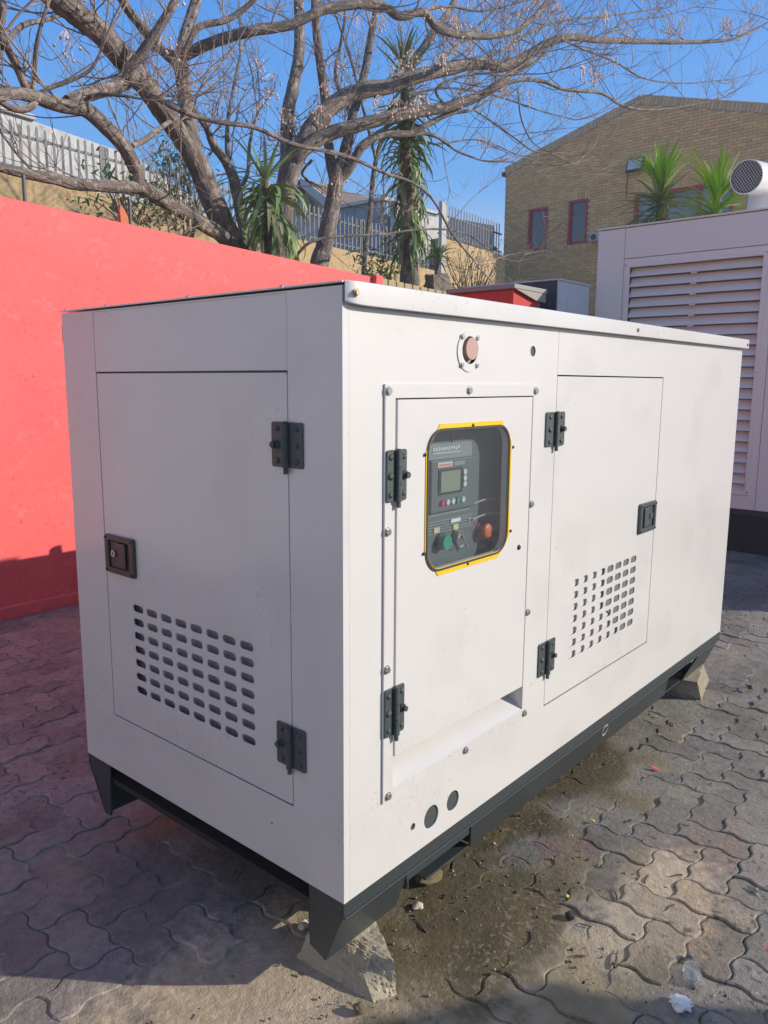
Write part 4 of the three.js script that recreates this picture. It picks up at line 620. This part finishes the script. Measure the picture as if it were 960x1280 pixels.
tree('bare_tree', 'leaning bare tree with forked trunk above the red wall at upper left', V(3.8, 2.2, -4.9), [
  { root: 1, p: [[300, 318, -4.9], [288, 298, -4.9], [267, 253, -4.85], [247, 207, -4.8], [233, 180, -4.75], [217, 157, -4.7], [200, 133, -4.6], [173, 97, -4.5], [147, 67, -4.4], [127, 43, -4.3], [100, 20, -4.2], [73, 0, -4.1], [45, -25, -4]], r: [.15, .135, .115, .10, .10, .095, .085] },
  { p: [[243, 190, -4.8], [240, 173, -4.85], [233, 140, -4.95], [230, 110, -5.05], [227, 83, -5.1], [230, 50, -5.2], [238, 23, -5.25], [250, -15, -5.3]], r: [.085, .08, .075, .065, .06] },
  { p: [[227, 90, -5.1], [217, 76, -5.05], [200, 60, -4.95], [177, 33, -4.9], [157, 7, -4.85], [145, -20, -4.8]], r: [.06, .05, .04] },
  { p: [[228, 70, -5.1], [253, 58, -4.9], [283, 47, -4.7], [320, 38, -4.5], [363, 31, -4.35], [404, 12, -4.2], [440, 6, -4.1], [480, 8, -4.0], [498, 20, -3.95], [530, 16, -3.9], [545, 34, -3.85], [580, 44, -3.8], [621, 44, -3.75], [656, 32, -3.7], [690, -5, -3.6]], r: [.06, .055, .05, .05, .045, .04, .03] },
  { p: [[190, 60, -4.6], [227, 66, -4.4], [247, 35, -4.3], [283, 25, -4.2], [310, 7, -4.1], [330, -15, -4.0]], r: [.03, .03, .022] },
  { p: [[161, 100, -4.4], [160, 90, -4.3], [180, 63, -4.2], [200, 33, -4.1], [222, -4, -4.0]], r: [.05, .045, .035] },
  { p: [[168, 92, -4.45], [155, 104, -4.4], [127, 113, -4.3], [100, 121, -4.2], [84, 128, -4.15]], r: [.06, .06, .05] },
  { root: 1, p: [[292, 312, -4.85], [280, 297, -4.75], [253, 280, -4.6], [217, 257, -4.45], [187, 240, -4.35], [173, 230, -4.3], [170, 213, -4.28], [157, 187, -4.25], [133, 160, -4.2], [107, 137, -4.15], [77, 132, -4.1], [50, 123, -4.0], [20, 117, -3.9], [-15, 121, -3.8]], r: [.085, .08, .075, .07, .065, .065, .06, .05, .04] },
  { p: [[176, 234, -4.3], [155, 234, -4.28], [133, 233, -4.25], [93, 230, -4.2], [67, 223, -4.1], [33, 217, -4.05], [-10, 207, -3.95]], r: [.06, .055, .05, .045, .03] },
  { p: [[45, 122, -4.0], [40, 132, -3.95], [20, 137, -3.9], [-5, 124, -3.85]], r: [.03, .028, .02] },
  { p: [[40, 120, -4.0], [43, 87, -3.95], [47, 50, -3.9], [58, 10, -3.85]], r: [.022, .018, .012] },
  { p: [[33, 112, -4.0], [24, 90, -3.95], [12, 65, -3.9], [0, 45, -3.85], [4, 10, -3.8], [-4, -20, -3.8]], r: [.032, .03, .022] },
  { p: [[48, 117, -4.0], [65, 109, -3.95], [83, 103, -3.9], [113, 87, -3.85], [125, 67, -3.8]], r: [.018, .015, .01] },
  { p: [[158, 184, -4.25], [170, 180, -4.3], [182, 174, -4.4], [200, 160, -4.5], [212, 152, -4.6]], r: [.03, .028, .022] },
  { p: [[162, 103, -4.4], [180, 115, -4.2], [200, 125, -4.0], [229, 140, -3.9], [270, 152, -3.8], [317, 159, -3.7], [363, 179, -3.65], [433, 195, -3.6], [480, 216, -3.55], [519, 230, -3.5], [542, 251, -3.5], [565, 292, -3.5], [592, 325, -3.5]], r: [.028, .024, .022, .02, .018, .014, .010], tw: 2 },
  { p: [[110, 121, -4.2], [130, 118, -4.0], [155, 120, -3.9], [185, 125, -3.8]], r: [.02, .014, .008] },
  { p: [[0, 60, -3.9], [28, 32, -4.0], [60, 24, -4.1], [95, 12, -4.2]], r: [.022, .02, .012] },
], { seed: 11, density: 2.5, len: 1.0, berries: 60 });
tree('bare_tree', 'bare tree with two long limbs sweeping right, rising behind the drooping yucca', V(4.5, 2.2, -5.1), [
  { root: 1, p: [[348, 325, -5.1], [352, 290, -5.1], [355, 250, -5.1], [361, 220, -5.05], [378, 180, -5.0], [392, 156, -4.95], [424, 126, -4.85], [456, 112, -4.75], [485, 108, -4.7], [513, 98, -4.6], [557, 87, -4.5], [597, 79, -4.4], [630, 83, -4.3], [661, 68, -4.2], [682, 55, -4.1], [709, 47, -4.0], [750, 50, -3.95], [826, 52, -3.9], [884, 52, -3.85], [919, 48, -3.8], [960, 28, -3.75], [1000, 10, -3.7]], r: [.15, .14, .12, .11, .10, .095, .085, .075, .06, .05, .04, .025, .015] },
  { p: [[356, 225, -5.1], [358, 200, -5.15], [358, 177, -5.2], [360, 142, -5.25], [367, 106, -5.3], [373, 71, -5.35], [374, 28, -5.4], [373, -15, -5.45]], r: [.095, .085, .08, .075, .07, .06] },
  { p: [[364, 205, -5.05], [371, 195, -4.95], [406, 170, -4.8], [442, 158, -4.65], [484, 147, -4.5], [530, 138, -4.4], [557, 134, -4.35], [592, 123, -4.25], [615, 111, -4.15], [640, 92, -4.1], [665, 78, -4.05]], r: [.085, .085, .08, .075, .065, .05, .035] },
  { p: [[470, 118, -4.72], [490, 100, -4.85], [513, 85, -4.95], [539, 44, -5.05], [557, 20, -5.1], [574, -8, -5.15]], r: [.055, .06, .055, .05, .045] },
  { p: [[615, 111, -4.15], [650, 100, -4.05], [680, 102, -4.0], [703, 111, -3.95], [730, 114, -3.9], [753, 117, -3.85], [776, 131, -3.8], [802, 137, -3.75], [835, 136, -3.7], [886, 127, -3.65]], r: [.03, .028, .026, .022, .018, .01] },
  { p: [[700, 48, -4.0], [730, 62, -3.9], [770, 78, -3.8], [800, 96, -3.7], [850, 104, -3.65], [905, 100, -3.6]], r: [.016, .014, .009] },
  { p: [[557, 134, -4.35], [545, 112, -4.3], [575, 96, -4.2], [600, 92, -4.1], [630, 95, -4.0]], r: [.02, .018, .012] },
  { p: [[592, 137, -4.4], [612, 150, -4.4], [640, 170, -4.3], [665, 188, -4.2], [690, 192, -4.15], [715, 206, -4.1]], r: [.014, .012, .007], tw: 3 },
  { p: [[647, 110, -4.05], [652, 150, -4.0], [666, 178, -3.95], [690, 192, -3.9]], r: [.012, .01, .006], tw: 3 },
  { p: [[390, 200, -5.1], [378, 215, -5.2], [384, 226, -5.3]], r: [.02, .02] },
  { p: [[597, 79, -4.4], [640, 55, -4.5], [690, 28, -4.6], [760, 20, -4.6], [840, 8, -4.6]], r: [.024, .02, .012] },
  { p: [[750, 50, -3.95], [780, 28, -4.0], [830, 20, -4.05], [900, -2, -4.1]], r: [.018, .014, .009] },
  { p: [[500, 20, -4.4], [560, 8, -4.3], [600, 14, -4.2], [640, 6, -4.1]], r: [.02, .016, .01] },
], { seed: 23, density: 2.4, len: 1.0, berries: 150 });
tree('bare_tree', 'upright bare tree with a smooth pale trunk left of the tall yucca', V(5.1, 2.2, -5.0), [
  { root: 1, p: [[398, 335, -5.0], [405, 312, -5.0], [410, 284, -5.0], [417, 248, -5.0], [421, 222, -5.0], [430, 196, -5.0], [442, 142, -5.05], [456, 89, -5.1], [467, 28, -5.15], [476, -15, -5.2]], r: [.125, .12, .11, .105, .10, .075, .055, .05, .04] },
  { p: [[420, 230, -5.0], [414, 206, -5.1], [409, 160, -5.2], [406, 124, -5.25], [399, 71, -5.3], [395, 32, -5.35], [392, -15, -5.4]], r: [.08, .065, .06, .055, .045] },
  { p: [[421, 226, -5.0], [436, 212, -4.9], [452, 184, -4.8], [477, 168, -4.7], [513, 167, -4.6], [534, 156, -4.5], [562, 142, -4.4], [590, 138, -4.3]], r: [.07, .06, .05, .042, .035, .02] },
  { p: [[513, 168, -4.6], [532, 167, -4.6], [548, 172, -4.55], [570, 188, -4.5], [600, 200, -4.4]], r: [.026, .024, .012] },
  { p: [[440, 150, -5.05], [420, 100, -5.2], [425, 60, -5.3], [432, 20, -5.35]], r: [.03, .025, .015] },
  { p: [[362, 340, -4.9], [372, 318, -4.7], [388, 303, -4.6], [420, 296, -4.5], [480, 293, -4.4], [513, 288, -4.35], [557, 287, -4.3], [590, 296, -4.3], [610, 312, -4.3]], r: [.02, .018, .016, .012, .007], tw: 1.5 },
], { seed: 37, density: 2.2, len: .9, berries: 30 });
tree('bare_tree', 'slim bare tree between the leaning trunk and the drooping yucca', V(3.95, 2.2, -5.6), [
  { root: 1, p: [[312, 318, -5.6], [305, 285, -5.6], [299, 255, -5.6], [293, 227, -5.6], [284, 205, -5.6], [267, 182, -5.55], [258, 160, -5.5], [240, 135, -5.45]], r: [.085, .08, .075, .06, .045, .03] },
  { p: [[287, 210, -5.6], [284, 187, -5.65], [285, 150, -5.7], [292, 110, -5.75], [300, 70, -5.8]], r: [.035, .03, .022, .014] },
  { p: [[297, 245, -5.6], [310, 215, -5.7], [312, 180, -5.8], [322, 140, -5.85]], r: [.03, .025, .015] },
], { seed: 53, density: 5, len: .8, berries: 8 });
// fine outer branches reaching over from the crown behind
tree('bare_tree', 'thin pale bare branches of a far tree behind the tall yucca', V(5.4, 2.2, -6.4), [
  { root: 1, p: [[455, 335, -6.4], [462, 270, -6.4], [470, 200, -6.3], [492, 140, -6.2], [530, 95, -6.1], [580, 50, -6], [620, 10, -5.9]], r: [.05, .045, .04, .03, .02] },
  { p: [[470, 200, -6.3], [455, 140, -6.3], [440, 80, -6.3], [420, 20, -6.3]], r: [.03, .022, .014] },
  { p: [[510, 118, -6.15], [560, 110, -5.9], [620, 120, -5.7], [680, 140, -5.5], [720, 150, -5.4]], r: [.02, .016, .01] },
  { p: [[480, 170, -6.25], [540, 180, -6.0], [600, 175, -5.8], [650, 195, -5.6]], r: [.016, .014, .008] },
], { seed: 71, density: 3.5, len: 1.0, berries: 60 });

// ---------------------------------------------------------------- yuccas and shrubs
function leafGeo(L, w, droop, fold = .35) { // along +x from the origin, bending down
  const n = 7, pos = [], idx = [], uv = []; let x = 0, y = 0, a = 0; for (let i = 0; i <= n; i++) { const u = i / n, ww = w * (u < .15 ? .55 + u * 3 : 1) * Math.pow(1 - u, .55) * .5 + .0006; const f = ww * fold; pos.push(x, y + f, -ww, x, y, 0, x, y + f, ww); uv.push(0, u, .5, u, 1, u); a -= droop / n * (.3 + 1.4 * u); x += Math.cos(a) * L / n; y += Math.sin(a) * L / n; }
  for (let i = 0; i < n; i++) for (let k = 0; k < 2; k++) { const q = i * 3 + k; idx.push(q, q + 1, q + 3, q + 1, q + 4, q + 3); } return meshFrom(pos, idx, uv);
}
const leafM = [[.19, .30, .085], [.125, .215, .08], [.26, .34, .11], [.34, .35, .17]].map((c) => phy(c, .5, { transmission: .35, thickness: 0, side: THREE.DoubleSide, clearcoat: .15 }));
const dryM = std([.36, .27, .16], .95, { side: THREE.DoubleSide });
const leafV = { up: [0, 1, 2].map((k) => leafGeo(1, .095 + .01 * k, .25 + .2 * k)), mid: [0, 1, 2].map((k) => leafGeo(1, .105 + .012 * k, .8 + .3 * k)), hang: [0, 1, 2].map((k) => leafGeo(1, .10 + .014 * k, 1.7 + .3 * k)) };
const hangBlades = (t, c, n, Lr, el, vs, mats, r, spread = 0) => { for (let k = 0; k < n; k++) { const az = k * 2.39996 + rr(-.3, .3, r), e = rr(el[0], el[1], r), L = rr(Lr[0], Lr[1], r), g = vs[Math.floor(r() * vs.length)], m = mats[Math.floor(r() * mats.length)]; const q = piece('leaf', g, m, t, c.clone().add(V(Math.cos(az) * .02, rr(-spread, spread, r), -Math.sin(az) * .02)), null, L); q.rotation.order = 'YZX'; q.rotation.set(rr(-.3, .3, r), az, e); } };
{
  const r = rng(301);
  const c0 = at(332, 226, -4.5), y1 = thing('drooping_yucca', 'drooping yucca with long hanging leaves on top of the red wall', 'yucca', V(c0.x, 2.1, c0.z));
  part('trunk', limb([V(c0.x + .12, 1.9, c0.z - .1), V(c0.x + .08, 2.5, c0.z - .05), c0], [.06, .05, .035], 9, 4, .15), M.bark, y1);
  hangBlades(y1, c0, 12, [.36, .55], [.75, 1.35], leafV.up, leafM, r, .02);
  hangBlades(y1, c0.clone().add(V(.03, -.12, 0)), 42, [.42, .66], [-.2, .55], leafV.hang, leafM, r, .10);
  hangBlades(y1, c0.clone().add(V(.08, -.32, 0)), 46, [.38, .62], [-.7, .2], leafV.hang, leafM, r, .12);
  const b0 = at(512, 350, -5), b1 = at(505, 90, -5), y2 = thing('tall_yucca', 'tall columnar yucca clothed in hanging leaves against the fence', 'yucca', V(b0.x, 2.1, b0.z));
  part('trunk', limb([V(b0.x, 2.0, b0.z), b0, at(508, 250, -5), at(506, 160, -5), b1], [.12, .11, .08, .06, .04], 10, 4, .2), M.bark, y2);
  const P = (v) => at(512 - 8 * v, 335 - 250 * v, -5);
  for (let k = 0; k < 26; k++) { const v = .14 + .66 * k / 26; hangBlades(y2, P(v), 9, [.38, .56], v > .5 ? [-.5, .5] : [-.9, .1], v > .6 ? leafV.mid : leafV.hang, leafM, r, .06); }
  hangBlades(y2, P(.86), 14, [.44, .6], [-.3, .7], leafV.mid, leafM, r, .08); hangBlades(y2, P(1.0), 24, [.34, .52], [.7, 1.45], leafV.up, leafM, r, .10);
  for (let k = 0; k < 26; k++) { const az = r() * 6.28, q = piece('dry_leaf', leafV.hang[k % 3], dryM, y2, P(rr(.03, .16, r)).add(V(Math.cos(az) * .07, 0, Math.sin(az) * .07)), null, rr(.25, .42, r)); q.rotation.order = 'YZX'; q.rotation.set(0, az, rr(-1.2, -.6, r)); }
  { const s = at(548, 322, -5.2), y5 = thing('young_yucca', 'young spiky yucca at the right foot of the tall yucca', 'yucca', V(s.x, 2.15, s.z)); part('trunk', limb([V(s.x - .1, 2.1, s.z), s], [.04, .03], 7, 3), M.bark, y5); hangBlades(y5, s, 46, [.22, .38], [-.2, 1.3], leafV.mid, leafM, r, .06); }
  for (const [px, py, x, H, low, label] of [[826, 234, 11.0, .68, 1, 'upright yucca in front of the brick wall, left of the pair above the pink-tinted canopy'], [897, 246, 10.6, .66, 0, 'bright green yucca in front of the red-framed window, right of the pair']]) {
    const c = atX(px, py, x), y = thing('wall_yucca', label, 'yucca', V(c.x, G, c.z)); part('trunk', limb([V(c.x + .1, G, c.z), V(c.x + .05, 2, c.z), c], [.1, .08, .05], 9, 4, .2), M.bark, y);
    const lm = [[.34, .58, .02], [.25, .48, .03], [.46, .64, .04]].map((q) => phy(q, .45, { transmission: .5, thickness: 0, side: THREE.DoubleSide, clearcoat: .2 }));
    hangBlades(y, c, 58, [H * .75, H * 1.15], [.55, 1.5], leafV.up, lm, r, .08); hangBlades(y, c.clone().add(V(0, -.25, 0)), 50, [H * .8, H * 1.2], low ? [-.1, .55] : [.1, .8], leafV.up, low ? leafM : lm, r, .12);
    hangBlades(y, c.clone().add(V(0, -.6, low ? 0 : .1)), 66, [H * .8, H * 1.2], [-.5, .5], leafV.mid, low ? leafM : [leafM[0], lm[1]], r, .2);
  }
}
function shrub(name, label, c, ext, n, ls, mats, seed, stemN = 16) {
  const r = rng(seed), t = thing(name, label, 'shrub', V(c.x, c.y - ext.y, c.z), null), lg = leafGeo(1, .32, .5, .2), stems = [], per = mats.map(() => []); const o = new THREE.Object3D(); const ctr = [];
  for (let k = 0; k < stemN; k++) { const e = V(c.x + rr(-ext.x, ext.x, r), c.y + rr(-.2, ext.y, r), c.z + rr(-ext.z, ext.z, r)), b = V(c.x + (e.x - c.x) * .3, c.y - ext.y * 1.1, c.z); stems.push(limb([b, b.clone().lerp(e, .5).add(V(rr(-.08, .08, r), .05, rr(-.08, .08, r))), e], [.009, .006, .003], 4, 3)); for (let q = 0; q < 4; q++) ctr.push(b.clone().lerp(e, rr(.45, 1, r)).add(V(rr(-.1, .1, r), rr(-.08, .1, r), rr(-.1, .1, r)))); }
  for (let k = 0; k < n; k++) { const p = ctr[Math.floor(r() * ctr.length)]; o.position.set(p.x + rr(-.14, .14, r), p.y + rr(-.12, .12, r), p.z + rr(-.14, .14, r)); o.rotation.set(rr(-1, 1, r), rr(0, 6.3, r), rr(-.9, .9, r)); o.scale.setScalar(rr(.6, 1.2, r) * ls); o.updateMatrix(); per[Math.floor(r() * mats.length)].push(lg.clone().applyMatrix4(o.matrix)); }
  part('stem', stems, M.twig, t); per.forEach((g, i) => { if (g.length) part('foliage', g, mats[i], t); });
}
{
  const c1 = at(165, 240, -6.6), c2 = at(232, 222, -6.9), c3 = at(195, 276, -4.4), c4 = at(470, 330, -5.4), c5 = at(590, 338, -5.6), c6 = at(250, 290, -4.6);
  shrub('green_shrub', 'loose grey-green shrub before the fence at upper left', c1, V(.6, .28, .3), 320, .09, leafM.slice(0, 2), 401, 26);
  shrub('green_shrub', 'denser green shrub before the fence behind the leaning trunk', c2, V(.42, .62, .3), 480, .10, leafM.slice(0, 3), 402, 26);
  shrub('dry_shrub', 'yellowed half-dry shrub at the top of the red wall', c3, V(.42, .22, .2), 300, .08, [leafM[3], dryM], 403, 18);
  shrub('low_bush', 'low dark bush left of the foot of the tall yucca', c4, V(.4, .3, .25), 420, .09, leafM.slice(0, 2), 404, 18);
  shrub('thorny_bush', 'twiggy grey bush before the raised ochre wall', c5, V(.65, .42, .3), 260, .07, [leafM[1], dryM], 405, 46);
  const s = (px, py, z, r, k) => { const p = at(px, py, z); return roughHex([V(p.x - r, p.y - r, p.z + r * .6), V(p.x + r, p.y - r, p.z + r * .6), V(p.x + r, p.y - r, p.z - r * .6), V(p.x - r, p.y - r, p.z - r * .6), V(p.x - r * .7, p.y + r * .2, p.z + r * .3), V(p.x + r * .5, p.y + r * .45, p.z + r * .3), V(p.x + r * .6, p.y + r * .4, p.z - r * .3), V(p.x - r * .5, p.y + r * .3, p.z - r * .3)], 10, .03, 4, k); };
  const p = at(545, 352, -4.9); solo('boulder', s(546, 352, -4.9, .24, 6), std([.33, .28, .22], .95, { bumpMap: bumpFine(2), bumpScale: .02 }), 'grey boulder on the bank right of the tall yucca', 'rock', V(p.x, p.y - .24, p.z));
}
renderer.render(scene, camera);
